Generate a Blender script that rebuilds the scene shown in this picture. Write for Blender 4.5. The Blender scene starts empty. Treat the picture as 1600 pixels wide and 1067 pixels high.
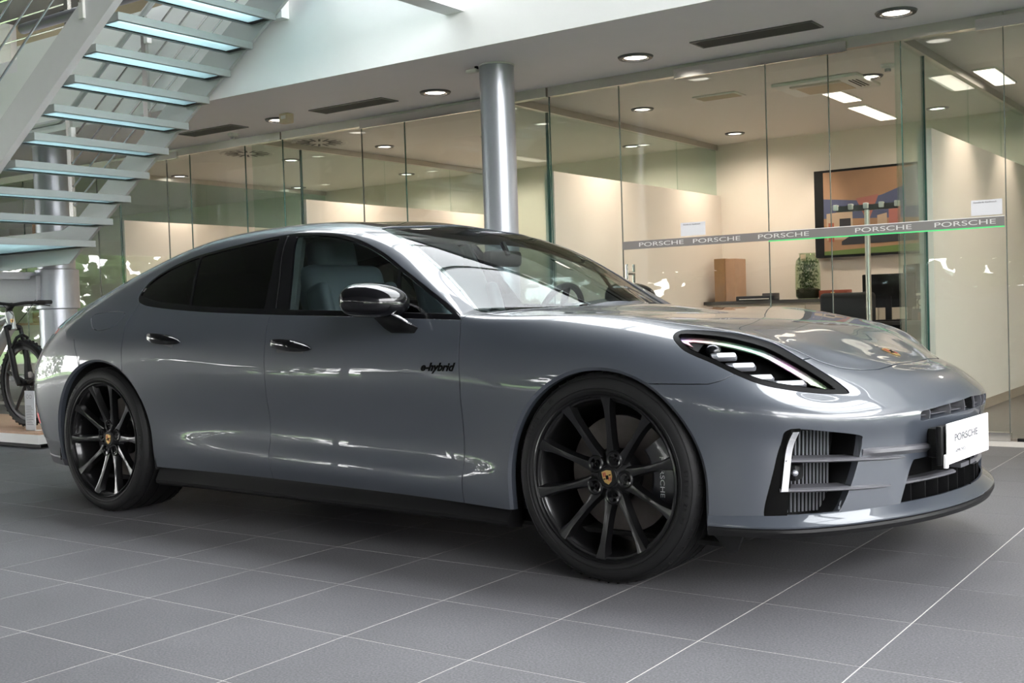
import bpy, bmesh, math, random
import numpy as np
from mathutils import Matrix, Vector
random.seed(7)
SC = bpy.context.scene
COL = SC.collection
PI = math.pi
# ---------------- camera ----------------
CAM = (1.939, -4.238, 0.949)
YAW, PITCH, ROLL, FPX = -0.61644, -0.02867, -0.03102, 1762.77
def make_camera():
    f = np.array([math.sin(YAW)*math.cos(PITCH), math.cos(YAW)*math.cos(PITCH), math.sin(PITCH)])
    rt = np.array([math.cos(YAW), -math.sin(YAW), 0.0]); up = np.cross(rt, f)
    R = math.cos(ROLL)*rt + math.sin(ROLL)*up; U = -math.sin(ROLL)*rt + math.cos(ROLL)*up
    c = bpy.data.cameras.new('camera'); o = bpy.data.objects.new('camera', c); COL.objects.link(o)
    o.matrix_world = Matrix([[R[0], U[0], -f[0], CAM[0]], [R[1], U[1], -f[1], CAM[1]], [R[2], U[2], -f[2], CAM[2]], [0, 0, 0, 1]])
    c.sensor_width = 36; c.lens = 36*FPX/1600; c.clip_start = .05
    SC.camera = o
make_camera()
# ---------------- world / exposure ----------------
SC.view_settings.view_transform = 'Standard'; SC.view_settings.look = 'None'
SC.view_settings.gamma = 1; SC.view_settings.use_curve_mapping = False
SC.view_settings.exposure = 0.86
W = bpy.data.worlds.new('sky'); SC.world = W; W.use_nodes = True
_n = W.node_tree.nodes; _l = W.node_tree.links
_tc = _n.new('ShaderNodeTexCoord'); _sx = _n.new('ShaderNodeSeparateXYZ'); _cr = _n.new('ShaderNodeValToRGB')
_l.new(_tc.outputs['Generated'], _sx.inputs[0]); _l.new(_sx.outputs[2], _cr.inputs[0])
_cr.color_ramp.elements[0].position = 0.0; _cr.color_ramp.elements[0].color = (1, .985, .99, 1)
_cr.color_ramp.elements[1].position = 1.0; _cr.color_ramp.elements[1].color = (.94, .96, 1, 1)
_l.new(_cr.outputs[0], _n['Background'].inputs[0])
_n['Background'].inputs[1].default_value = 11.0
SC.cycles.max_bounces = 14; SC.cycles.transparent_max_bounces = 24; SC.cycles.diffuse_bounces = 5
SC.cycles.glossy_bounces = 6; SC.cycles.caustics_reflective = False; SC.cycles.caustics_refractive = False
SC.cycles.sample_clamp_indirect = 6
# ---------------- materials ----------------
def mat(name, col, rough=.5, metal=0., spec=.5, coat=0., coat_rough=.03, emit=None, es=0., noise=0., nscale=40., bump=0., trans=0., alpha=1., aniso=0.):
    m = bpy.data.materials.new(name); m.use_nodes = True
    nt = m.node_tree; b = nt.nodes['Principled BSDF']; I = b.inputs
    I['Base Color'].default_value = (*col, 1); I['Roughness'].default_value = rough; I['Metallic'].default_value = metal
    I['Specular IOR Level'].default_value = spec; I['Coat Weight'].default_value = coat; I['Coat Roughness'].default_value = coat_rough
    I['Transmission Weight'].default_value = trans; I['Alpha'].default_value = alpha
    if emit: I['Emission Color'].default_value = (*emit, 1); I['Emission Strength'].default_value = es
    if noise or bump:
        tc = nt.nodes.new('ShaderNodeTexCoord'); no = nt.nodes.new('ShaderNodeTexNoise'); no.inputs['Scale'].default_value = nscale
        no.inputs['Detail'].default_value = 5; nt.links.new(tc.outputs['Object'], no.inputs['Vector'])
        if noise:
            mx = nt.nodes.new('ShaderNodeMix'); mx.data_type = 'RGBA'; nt.links.new(no.outputs['Fac'], mx.inputs[0])
            mx.inputs[6].default_value = (*[max(0, c*(1-noise)) for c in col], 1); mx.inputs[7].default_value = (*[min(1, c*(1+noise)) for c in col], 1)
            nt.links.new(mx.outputs[2], I['Base Color'])
        if bump:
            bp = nt.nodes.new('ShaderNodeBump'); bp.inputs['Strength'].default_value = bump; bp.inputs['Distance'].default_value = .002
            nt.links.new(no.outputs['Fac'], bp.inputs['Height']); nt.links.new(bp.outputs[0], I['Normal'])
    return m
def glass(name, tint, ior=1.5, boost=1.0, dark=0.0, rough=0.0):
    # thin pane: tinted see-through plus Fresnel mirror, the same from both faces
    m = bpy.data.materials.new(name); m.use_nodes = True; nt = m.node_tree; N = nt.nodes; L = nt.links
    N.remove(N['Principled BSDF']); out = N['Material Output']
    g = N.new('ShaderNodeNewGeometry'); mx = N.new('ShaderNodeMix'); mx.inputs[2].default_value = ior; mx.inputs[3].default_value = 1/ior
    L.new(g.outputs['Backfacing'], mx.inputs[0]); fr = N.new('ShaderNodeFresnel'); L.new(mx.outputs[0], fr.inputs[0])
    mm = N.new('ShaderNodeMath'); mm.operation = 'MULTIPLY'; mm.inputs[1].default_value = boost; mm.use_clamp = True; L.new(fr.outputs[0], mm.inputs[0])
    t = N.new('ShaderNodeBsdfTransparent'); t.inputs[0].default_value = (*tint, 1)
    gl = N.new('ShaderNodeBsdfGlossy'); gl.inputs['Roughness'].default_value = rough; gl.inputs[0].default_value = (1, 1, 1, 1)
    ms = N.new('ShaderNodeMixShader'); L.new(mm.outputs[0], ms.inputs[0]); L.new(t.outputs[0], ms.inputs[1]); L.new(gl.outputs[0], ms.inputs[2])
    L.new(ms.outputs[0], out.inputs[0]); return m
M = {}
def sky_glint():  # pink and green sky reflection on the lamp lens, painted as colours
    m = mat('painted_lens_reflection', (.6, .6, .6), .25, .8); nt = m.node_tree; N = nt.nodes; L = nt.links
    g = N.new('ShaderNodeTexCoord'); sx = N.new('ShaderNodeSeparateXYZ'); mr = N.new('ShaderNodeMapRange'); r = N.new('ShaderNodeValToRGB')
    L.new(g.outputs['Object'], sx.inputs[0]); L.new(sx.outputs[0], mr.inputs[0]); mr.inputs[1].default_value = .22; mr.inputs[2].default_value = .72; L.new(mr.outputs[0], r.inputs[0])
    cs = [(0, (.12, .16, .36)), (.12, (.36, .18, .20)), (.3, (.16, .22, .14)), (.5, (.16, .30, .22)), (.68, (.34, .18, .28)), (.85, (.24, .32, .2)), (1, (.22, .25, .18))]
    e = r.color_ramp.elements; e[0].position, e[0].color = cs[0][0], (*cs[0][1], 1); e[1].position, e[1].color = 1, (*cs[-1][1], 1)
    for p, c in cs[1:-1]: q = e.new(p); q.color = (*c, 1)
    L.new(r.outputs[0], N['Principled BSDF'].inputs['Base Color']); return m
def frosted(c=(.80, .98, 1)):
    m = bpy.data.materials.new('frosted_tread_glass'); m.use_nodes = True; N = m.node_tree.nodes; L = m.node_tree.links; b = N['Principled BSDF']; b.inputs['Base Color'].default_value = (.75, .95, .96, 1); b.inputs['Roughness'].default_value = .3
    t = N.new('ShaderNodeBsdfTranslucent'); t.inputs[0].default_value = (*c, 1); p = N.new('ShaderNodeBsdfTransparent'); p.inputs[0].default_value = (*c, 1)
    m1 = N.new('ShaderNodeMixShader'); m1.inputs[0].default_value = .5; L.new(t.outputs[0], m1.inputs[1]); L.new(p.outputs[0], m1.inputs[2])
    m2 = N.new('ShaderNodeMixShader'); m2.inputs[0].default_value = .1; L.new(m1.outputs[0], m2.inputs[1]); L.new(b.outputs[0], m2.inputs[2]); L.new(m2.outputs[0], N['Material Output'].inputs[0]); return m
def paint_mat():
    m = mat('slate_paint', (.088, .100, .120), .38, .0, .5, 1.0, .012)
    nt = m.node_tree; b = nt.nodes['Principled BSDF']
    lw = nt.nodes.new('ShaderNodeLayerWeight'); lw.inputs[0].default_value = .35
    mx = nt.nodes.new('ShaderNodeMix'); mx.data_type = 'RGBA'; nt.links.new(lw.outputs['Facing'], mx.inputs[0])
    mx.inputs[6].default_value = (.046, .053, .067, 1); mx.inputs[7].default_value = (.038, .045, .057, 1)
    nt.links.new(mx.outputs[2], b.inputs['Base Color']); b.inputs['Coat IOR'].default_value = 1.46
    return m
def tile_mat():
    m = bpy.data.materials.new('grey_stone_tile'); m.use_nodes = True; nt = m.node_tree; N = nt.nodes; L = nt.links; b = N['Principled BSDF']; b.inputs['Specular IOR Level'].default_value = .35
    g = N.new('ShaderNodeNewGeometry'); oi = N.new('ShaderNodeObjectInfo')
    n1 = N.new('ShaderNodeTexNoise'); n1.inputs['Scale'].default_value = 150; n1.inputs['Detail'].default_value = 3; L.new(g.outputs['Position'], n1.inputs[0])
    n2 = N.new('ShaderNodeTexNoise'); n2.inputs['Scale'].default_value = 3.5; n2.inputs['Detail'].default_value = 4; L.new(g.outputs['Position'], n2.inputs[0])
    n3 = N.new('ShaderNodeTexVoronoi'); n3.inputs['Scale'].default_value = 60; L.new(g.outputs['Position'], n3.inputs[0])
    r1 = N.new('ShaderNodeValToRGB'); L.new(n1.outputs[0], r1.inputs[0])
    r1.color_ramp.elements[0].position = .25; r1.color_ramp.elements[0].color = (.048, .0485, .052, 1)
    r1.color_ramp.elements[1].position = .75; r1.color_ramp.elements[1].color = (.165, .163, .172, 1)
    r3 = N.new('ShaderNodeValToRGB'); L.new(n3.outputs['Distance'], r3.inputs[0])
    r3.color_ramp.elements[0].position = .04; r3.color_ramp.elements[0].color = (1.7, 1.68, 1.62, 1); r3.color_ramp.elements[1].position = .16; r3.color_ramp.elements[1].color = (1, 1, 1, 1)
    mu = N.new('ShaderNodeMix'); mu.data_type = 'RGBA'; mu.blend_type = 'MULTIPLY'; mu.inputs[0].default_value = .8; L.new(r1.outputs[0], mu.inputs[6]); L.new(r3.outputs[0], mu.inputs[7])
    r2 = N.new('ShaderNodeMapRange'); r2.inputs[3].default_value = .82; r2.inputs[4].default_value = 1.12; L.new(n2.outputs[0], r2.inputs[0])
    ro = N.new('ShaderNodeMapRange'); ro.inputs[3].default_value = .93; ro.inputs[4].default_value = 1.07; L.new(oi.outputs['Random'], ro.inputs[0])
    ml = N.new('ShaderNodeMath'); ml.operation = 'MULTIPLY'; L.new(r2.outputs[0], ml.inputs[0]); L.new(ro.outputs[0], ml.inputs[1])
    vm = N.new('ShaderNodeVectorMath'); vm.operation = 'SCALE'; L.new(mu.outputs[2], vm.inputs[0]); L.new(ml.outputs[0], vm.inputs['Scale'])
    L.new(vm.outputs[0], b.inputs['Base Color'])
    rr = N.new('ShaderNodeMapRange'); rr.inputs[3].default_value = .46; rr.inputs[4].default_value = .62; L.new(n1.outputs[0], rr.inputs[0]); L.new(rr.outputs[0], b.inputs['Roughness'])
    bp = N.new('ShaderNodeBump'); bp.inputs['Strength'].default_value = .25; bp.inputs['Distance'].default_value = .001; L.new(n1.outputs[0], bp.inputs['Height']); L.new(bp.outputs[0], b.inputs['Normal'])
    return m
def tyre_mat():
    m = mat('tyre_rubber', (.0075, .0075, .008), .6, 0, .25)
    nt = m.node_tree; N = nt.nodes; L = nt.links; b = N['Principled BSDF']
    tc = N.new('ShaderNodeTexCoord'); sx = N.new('ShaderNodeSeparateXYZ'); L.new(tc.outputs['Object'], sx.inputs[0])
    no = N.new('ShaderNodeTexNoise'); no.inputs['Scale'].default_value = 60; L.new(tc.outputs['Object'], no.inputs[0])
    bp = N.new('ShaderNodeBump'); bp.inputs['Strength'].default_value = .2; bp.inputs['Distance'].default_value = .001
    L.new(no.outputs[0], bp.inputs['Height']); L.new(bp.outputs[0], b.inputs['Normal'])
    return m
M['paint'] = paint_mat(); M['tile'] = tile_mat(); M['rubber'] = tyre_mat()
M['white'] = mat('white_wall_paint', (.91, .92, .915), .6, noise=.02, nscale=6)
M['darkwall'] = mat('grey_wall_paint', (.11, .11, .115), .7, noise=.04, nscale=4)
M['soffit'] = mat('soffit_paint', (.93, .91, .95), .7, noise=.02, nscale=5)
M['offceil'] = mat('office_ceiling_paint', (.80, .77, .74), .8, noise=.02, nscale=5)
M['cream'] = mat('cream_wall_paint', (.76, .70, .64), .7, noise=.03, nscale=4)
M['grout'] = mat('pale_grout', (.48, .465, .445), .8, noise=.15, nscale=60)
M['offfloor'] = mat('dark_office_floor', (.15, .135, .125), .5, noise=.25, nscale=30)
M['steel'] = mat('brushed_steel', (.56, .54, .50), .33, .85, noise=.06, nscale=18)
M['alu'] = mat('silver_painted_steel', (.36, .375, .41), .33, .6, noise=.03, nscale=60)
M['stair'] = mat('grey_painted_steel', (.46, .475, .47), .45, .1, noise=.03, nscale=12)
M['stainless'] = mat('polished_stainless', (.66, .65, .63), .2, 1.)
M['frost'] = frosted()
M['pane'] = glass('green_tint_glass', (.935, .966, .948), 1.5, .8)
M['clear'] = glass('clear_window_glass', (.97, .97, .97), 1.5, .8)
M['paleedge'] = mat('pale_glass_edge', (.10, .125, .115), .2, 0, .6)
M['paving'] = mat('pale_paving', (.27, .265, .255), .8, noise=.1, nscale=2)
M['stringer'] = mat('steel_lit_tone', (.74, .745, .76), .45, .1, noise=.02, nscale=12)  # near stringer: light from the front is put into this paler colour
M['treadshade'] = mat('steel_shaded_tone', (.30, .325, .32), .45, .1, noise=.03, nscale=12)  # treads and landing: weaker light is put into this darker colour
M['beam'] = mat('grey_beam_steel', (.26, .27, .29), .45, .2, noise=.08, nscale=60)
M['frostw'] = frosted((.93, .95, .94))
M['pane2'] = glass('sea_green_glass', (.86, .935, .905), 1.5, 1.0)
M['roofpane'] = glass('rooflight_glass', (.80, .81, .81), 1.5, .8)
M['edge'] = mat('green_glass_edge', (.03, .10, .085), .15, 0, .6, coat=.5)
M['roofdark'] = mat('dark_roof_lining', (.10, .10, .105), .7, noise=.05, nscale=3)
M['black'] = mat('gloss_black', (.004, .004, .005), .10, 0, .35, .25, .01)
M['satin'] = mat('satin_black_plastic', (.006, .006, .0065), .45, 0, .2, noise=.1, nscale=80)
M['dark'] = mat('dark_liner', (.004, .004, .004), .9)
M['wheel'] = mat('satin_black_alloy', (.005, .005, .0055), .30, .3, .35, .45, .10)
M['disc'] = mat('brake_disc_steel', (.085, .075, .07), .4, .8, noise=.3, nscale=25)
M['caliper'] = mat('black_caliper', (.012, .013, .017), .3, 0, .5, .6)
M['sgrey'] = mat('satin_grey_plastic', (.085, .085, .095), .4, noise=.05, nscale=60)
M['chrome'] = mat('chrome', (.78, .78, .8), .06, 1.)
M['gold'] = mat('crest_gold', (.62, .42, .16), .28, .9)
M['red'] = mat('crest_red', (.35, .03, .03), .3)
M['carglass'] = glass('car_window_glass', (.42, .50, .50), 1.5, 1.0)
M['wsglass'] = glass('windscreen_glass', (.62, .70, .68), 1.5, .5)
M['privacy'] = glass('privacy_glass', (.035, .04, .042), 1.5, 1.0)
M['lens'] = glass('headlamp_lens', (.95, .96, .97), 1.5, .0)
M['rim'] = mat('headlamp_rim_black', (.003, .003, .003), .35, 0, .03)
M['roofglass'] = mat('black_roof_glass', (.008, .008, .009), .04, 0, .5, .6, .01)
M['sky_glint'] = sky_glint()
M['led'] = mat('lit_led', (.9, .92, .95), .2, emit=(.92, .96, 1), es=.6)
M['lampglass'] = mat('lit_lamp_lens', (.9, .85, .78), .3, emit=(1, .93, .82), es=5.)
M['panel'] = mat('lit_light_panel', (.9, .85, .8), .4, emit=(1, .84, .72), es=1.5)
M['seat'] = mat('grey_blue_leather', (.085, .10, .115), .5, bump=.2, nscale=90)
M['interior'] = mat('dark_cabin_trim', (.03, .033, .036), .6)
M['headliner'] = mat('grey_headliner', (.10, .11, .11), .8)
M['tail'] = mat('red_tail_lens', (.45, .012, .02), .1, 0, .5, 1., emit=(1, .05, .06), es=.25)
M['plate'] = mat('white_plate', (.9, .9, .9), .35)
M['ink'] = mat('dark_grey_ink', (.06, .06, .07), .5)
M['blackink'] = mat('black_lettering', (.003, .003, .003), .7, 0, .05)
M['whiteink'] = mat('white_lettering', (.85, .85, .85), .4)
M['paper'] = mat('paper', (.62, .63, .66), .7)
M['band'] = mat('frosted_grey_band', (.22, .21, .205), .5, alpha=.82)
M['bandtext'] = mat('pale_band_lettering', (.62, .62, .61), .5)
M['green'] = mat('green_line', (.10, .75, .25), .4)
M['wood'] = mat('brown_wood', (.30, .17, .075), .5, noise=.25, nscale=9)
M['lightwood'] = mat('light_wood', (.50, .31, .20), .5, noise=.15, nscale=12)
M['redwood'] = mat('red_brown_wood', (.23, .05, .025), .45, noise=.2, nscale=14)
M['jar'] = glass('jar_glass', (.66, .76, .62), 1.5, 1.0)
M['leaf'] = mat('green_leaf', (.055, .11, .02), .6, noise=.5, nscale=25)
M['soil'] = mat('dark_soil', (.035, .028, .018), .9, noise=.5, nscale=50)
M['fabric'] = mat('black_fabric', (.010, .010, .011), .85, bump=.3, nscale=160)
M['counter'] = mat('dark_counter', (.055, .055, .055), .4)
M['cabinet'] = mat('pale_cabinet', (.62, .57, .50), .5, noise=.03, nscale=8)
M['device'] = mat('navy_black_plastic', (.015, .02, .03), .3)
M['bikegrey'] = mat('grey_bike_paint', (.36, .38, .38), .3, .2, .5, .6)
M['carbon'] = mat('matt_carbon', (.018, .018, .019), .5, noise=.2, nscale=70)
M['sponge'] = mat('beige_plastic', (.62, .52, .38), .6)
M['whiteplastic'] = mat('white_plastic', (.78, .78, .76), .4)
M['grille'] = mat('dark_grey_grille', (.085, .085, .085), .6, noise=.1, nscale=90)
M['terracotta'] = mat('terracotta', (.40, .15, .10), .6)
M['orange'] = mat('orange_cloth', (.45, .16, .02), .7)
M['lawn'] = mat('lawn', (.10, .20, .04), .9, noise=.4, nscale=3)
M['rugged'] = mat('beige_render', (.55, .47, .33), .8, noise=.06, nscale=3)
M['tan'] = mat('tan_band', (.36, .29, .23), .5)
# ---------------- helpers ----------------
class MB:
    def __init__(s): s.v = []; s.f = []; s.sm = []
    def add(s, V, F, smooth=False):
        o = len(s.v); s.v += [tuple(map(float, p)) for p in V]; s.f += [tuple(i+o for i in f) for f in F]; s.sm += [smooth]*len(F); return s
    def box(s, x0, x1, y0, y1, z0, z1):
        return s.add([(x0,y0,z0),(x1,y0,z0),(x1,y1,z0),(x0,y1,z0),(x0,y0,z1),(x1,y0,z1),(x1,y1,z1),(x0,y1,z1)],
                     [(0,3,2,1),(4,5,6,7),(0,1,5,4),(1,2,6,5),(2,3,7,6),(3,0,4,7)])
    def rbox(s, size, c=(0,0,0), r=.01, seg=2, mtx=None):
        bm = bmesh.new(); bmesh.ops.create_cube(bm, size=1); bmesh.ops.scale(bm, vec=size, verts=bm.verts)
        bmesh.ops.bevel(bm, geom=bm.edges[:]+bm.verts[:], offset=r, segments=seg, affect='EDGES', profile=.5)
        if mtx: bm.transform(mtx)
        bm.verts.index_update()
        s.add([(v.co.x+c[0], v.co.y+c[1], v.co.z+c[2]) for v in bm.verts], [[v.index for v in f.verts] for f in bm.faces], True); bm.free(); return s
    def prism(s, poly, axis, a, b):
        # extrude a 2-D polygon along axis between a and b
        n = len(poly)
        def P(p, w): return {'x': (w, p[0], p[1]), 'y': (p[0], w, p[1]), 'z': (p[0], p[1], w)}[axis]
        V = [P(p, a) for p in poly]+[P(p, b) for p in poly]
        area = sum(poly[i][0]*poly[(i+1) % n][1]-poly[(i+1) % n][0]*poly[i][1] for i in range(n))
        F = [tuple(range(n))[::-1], tuple(range(n, 2*n))]+[(i, (i+1) % n, n+(i+1) % n, n+i) for i in range(n)]
        flip = (area < 0) ^ (axis == 'y') ^ (b < a)
        if flip: F = [f[::-1] for f in F]
        return s.add(V, F)
    def lathe(s, prof, seg=48, axis='z', c=(0,0,0), closed=False, a0=0., a1=2*PI):
        # prof: list of (radius, along)
        full = abs(a1-a0-2*PI) < 1e-6; k = seg if full else seg+1; V = []
        for i in range(k):
            a = a0+(a1-a0)*i/seg; ca, sa = math.cos(a), math.sin(a)
            for r, h in prof:
                p = {'z': (r*ca, r*sa, h), 'y': (r*ca, h, r*sa), 'x': (h, r*ca, r*sa)}[axis]; V.append((p[0]+c[0], p[1]+c[1], p[2]+c[2]))
        n = len(prof); F = []
        for i in range(seg):
            j = (i+1) % k
            for q in range(n-1 if not closed else n):
                w = (q+1) % n
                f = (i*n+q, j*n+q, j*n+w, i*n+w); F.append(f if axis != 'y' else f[::-1])
        return s.add(V, F, True)
    def tube(s, pts, r, seg=8, closed=False, cap=True):
        pts = [Vector(p) for p in pts]; n = len(pts); rr = r if isinstance(r, (list, tuple)) else [r]*n; V = []; up = None
        for i in range(n):
            d = (pts[(i+1) % n]-pts[i-1]) if closed else (pts[min(i+1, n-1)]-pts[max(i-1, 0)])
            d.normalize()
            if up is None: up = Vector((0,0,1)) if abs(d.z) < .9 else Vector((1,0,0))
            sd = d.cross(up).normalized(); up = sd.cross(d).normalized()
            for k in range(seg):
                a = 2*PI*k/seg; V.append(pts[i]+(sd*math.cos(a)+up*math.sin(a))*rr[i])
        F = []
        for i in range(n if closed else n-1):
            j = (i+1) % n
            for k in range(seg): F.append((i*seg+k, i*seg+(k+1) % seg, j*seg+(k+1) % seg, j*seg+k))
        if cap and not closed: F += [tuple(range(seg))[::-1], tuple(range((n-1)*seg, n*seg))]
        return s.add(V, F, True)
    def loft(s, rings, cap=True, smooth=True):
        n = len(rings[0]); V = [p for r in rings for p in r]; F = []
        for i in range(len(rings)-1):
            for k in range(n): F.append((i*n+k, i*n+(k+1) % n, (i+1)*n+(k+1) % n, (i+1)*n+k))
        if cap: F += [tuple(range(n))[::-1], tuple(range((len(rings)-1)*n, len(rings)*n))]
        return s.add(V, F, smooth)
    def ball(s, c, rx, ry, rz, u=16, v=10):
        V = [(c[0], c[1], c[2]-rz)]
        for j in range(1, v):
            t = PI*j/v
            for i in range(u): a = 2*PI*i/u; V.append((c[0]+rx*math.sin(t)*math.cos(a), c[1]+ry*math.sin(t)*math.sin(a), c[2]-rz*math.cos(t)))
        V.append((c[0], c[1], c[2]+rz)); F = [(0, 1+(i+1) % u, 1+i) for i in range(u)]
        for j in range(v-2):
            for i in range(u): F.append((1+j*u+i, 1+j*u+(i+1) % u, 1+(j+1)*u+(i+1) % u, 1+(j+1)*u+i))
        b = 1+(v-2)*u; F += [(len(V)-1, b+i, b+(i+1) % u) for i in range(u)]
        return s.add(V, F, True)
    def mesh(s, name, m):
        me = bpy.data.meshes.new(name); me.from_pydata(s.v, [], s.f)
        me.polygons.foreach_set('use_smooth', s.sm); me.materials.append(m); me.update(); return me
    def build(s, name, m, parent=None, loc=None, rot=None, sharp=None):
        me = s.mesh(name, m)
        if any(s.sm): me.set_sharp_from_angle(angle=math.radians(sharp or 38))
        return place(me, name, parent, loc, rot)
def place(me, name, parent=None, loc=None, rot=None):
    o = bpy.data.objects.new(name, me); COL.objects.link(o)
    if parent: o.parent = parent
    if loc: o.location = loc
    if rot: o.rotation_euler = rot
    return o
def empty(name, loc=(0,0,0), rz=0, label=None, cat=None, group=None):
    o = bpy.data.objects.new(name, None); COL.objects.link(o); o.location = loc; o.rotation_euler = (0,0,rz); o.empty_display_size = .1
    return tag(o, label, cat, group) if label else o
def tag(o, label=None, cat=None, group=None, kind=None):
    if label: o['label'] = label
    if cat: o['category'] = cat
    if group: o['group'] = group
    if kind: o['kind'] = kind
    return o
def struct(o, label=None): return tag(o, label, None, None, 'structure')
def copy_tree(root, loc, label=None, group=None):
    r = root.copy(); COL.objects.link(r); r.location = loc
    if label: r['label'] = label
    if group: r['group'] = group
    for ch in list(root.children):
        c = ch.copy(); COL.objects.link(c); c.parent = r
        for g in ch.children:
            d = g.copy(); COL.objects.link(d); d.parent = c
    return r
def text_mesh(body, size, sx=1., shear=0., extrude=.0008, spacing=1., bold=0.):
    cu = bpy.data.curves.new('lettering', 'FONT'); cu.body = body; cu.size = size; cu.shear = shear; cu.extrude = extrude; cu.space_character = spacing; cu.offset = bold
    cu.align_x = 'CENTER'; cu.align_y = 'CENTER'
    o = bpy.data.objects.new('lettering', cu); COL.objects.link(o)
    dg = bpy.context.evaluated_depsgraph_get(); me = bpy.data.meshes.new_from_object(o.evaluated_get(dg))
    bpy.data.objects.remove(o); bpy.data.curves.remove(cu)
    for v in me.vertices: v.co.x *= sx
    return me
def text(name, body, size, m, parent, mtx, **k):
    me = text_mesh(body, size, **k); me.materials.clear(); me.materials.append(m)
    o = place(me, name, parent); o.matrix_local = mtx; return o
def frame_mtx(o, ex, ez):
    # local x -> ex (reading direction), local y -> ez (up), local z -> outwards
    ex = Vector(ex).normalized(); ez = Vector(ez).normalized(); n = ex.cross(ez).normalized(); ez = n.cross(ex)
    return Matrix([[ex.x, ez.x, n.x, o[0]], [ex.y, ez.y, n.y, o[1]], [ex.z, ez.z, n.z, o[2]], [0,0,0,1]])
# ======================= SETTING =======================
YW, HC = 3.517, 2.74
TS, TX, TY = .4603, -1.777, -.46
def build_floor():
    fl = struct(MB().box(-14, 8, -9, YW, -.06, -.0008).build('floor', M['grout']))
    g = .0019; h = TS/2-g; c = .0005
    me = MB().add([(-h,-h,-.02),(h,-h,-.02),(h,h,-.02),(-h,h,-.02),(-h,-h,-c),(h,-h,-c),(h,h,-c),(-h,h,-c),(-h+c,-h+c,0),(h-c,-h+c,0),(h-c,h-c,0),(-h+c,h-c,0)],
        [(0,1,5,4),(1,2,6,5),(2,3,7,6),(3,0,4,7),(4,5,9,8),(5,6,10,9),(6,7,11,10),(7,4,8,11),(8,9,10,11)]).mesh('tile', M['tile'])
    cells = []
    f = (math.sin(YAW), math.cos(YAW)); r = (math.cos(YAW), -math.sin(YAW))
    for i in range(-27, 22):
        for j in range(-19, 9):
            x = TX+TS*(i+.5); y = TY+TS*(j+.5)
            if y+h > YW or x < -13.7 or x > 7.7 or y < -8.8: continue
            d = (x-CAM[0])*f[0]+(y-CAM[1])*f[1]; l = (x-CAM[0])*r[0]+(y-CAM[1])*r[1]
            inside = d > 2.0 and abs(l)/d < .50
            cells.append((0 if inside else 1, math.hypot(x-CAM[0], y-CAM[1]), x, y))
    cells.sort()
    for k, (_, _, x, y) in enumerate(cells[:296]): place(me, 'tile', fl, (x, y, 0))
    st = MB()
    vs = [v.co[:] for v in me.vertices]; fs = [tuple(p.vertices) for p in me.polygons]
    for _, _, x, y in cells[296:]: st.add([(a+x, b+y, z) for a, b, z in vs], fs)
    tag(st.build('outlying_tile', M['tile'], fl), kind='stuff')
    struct(MB().box(-18, 8, YW+.0, 12, -.06, -.004).build('floor', M['offfloor']))
build_floor()
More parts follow.
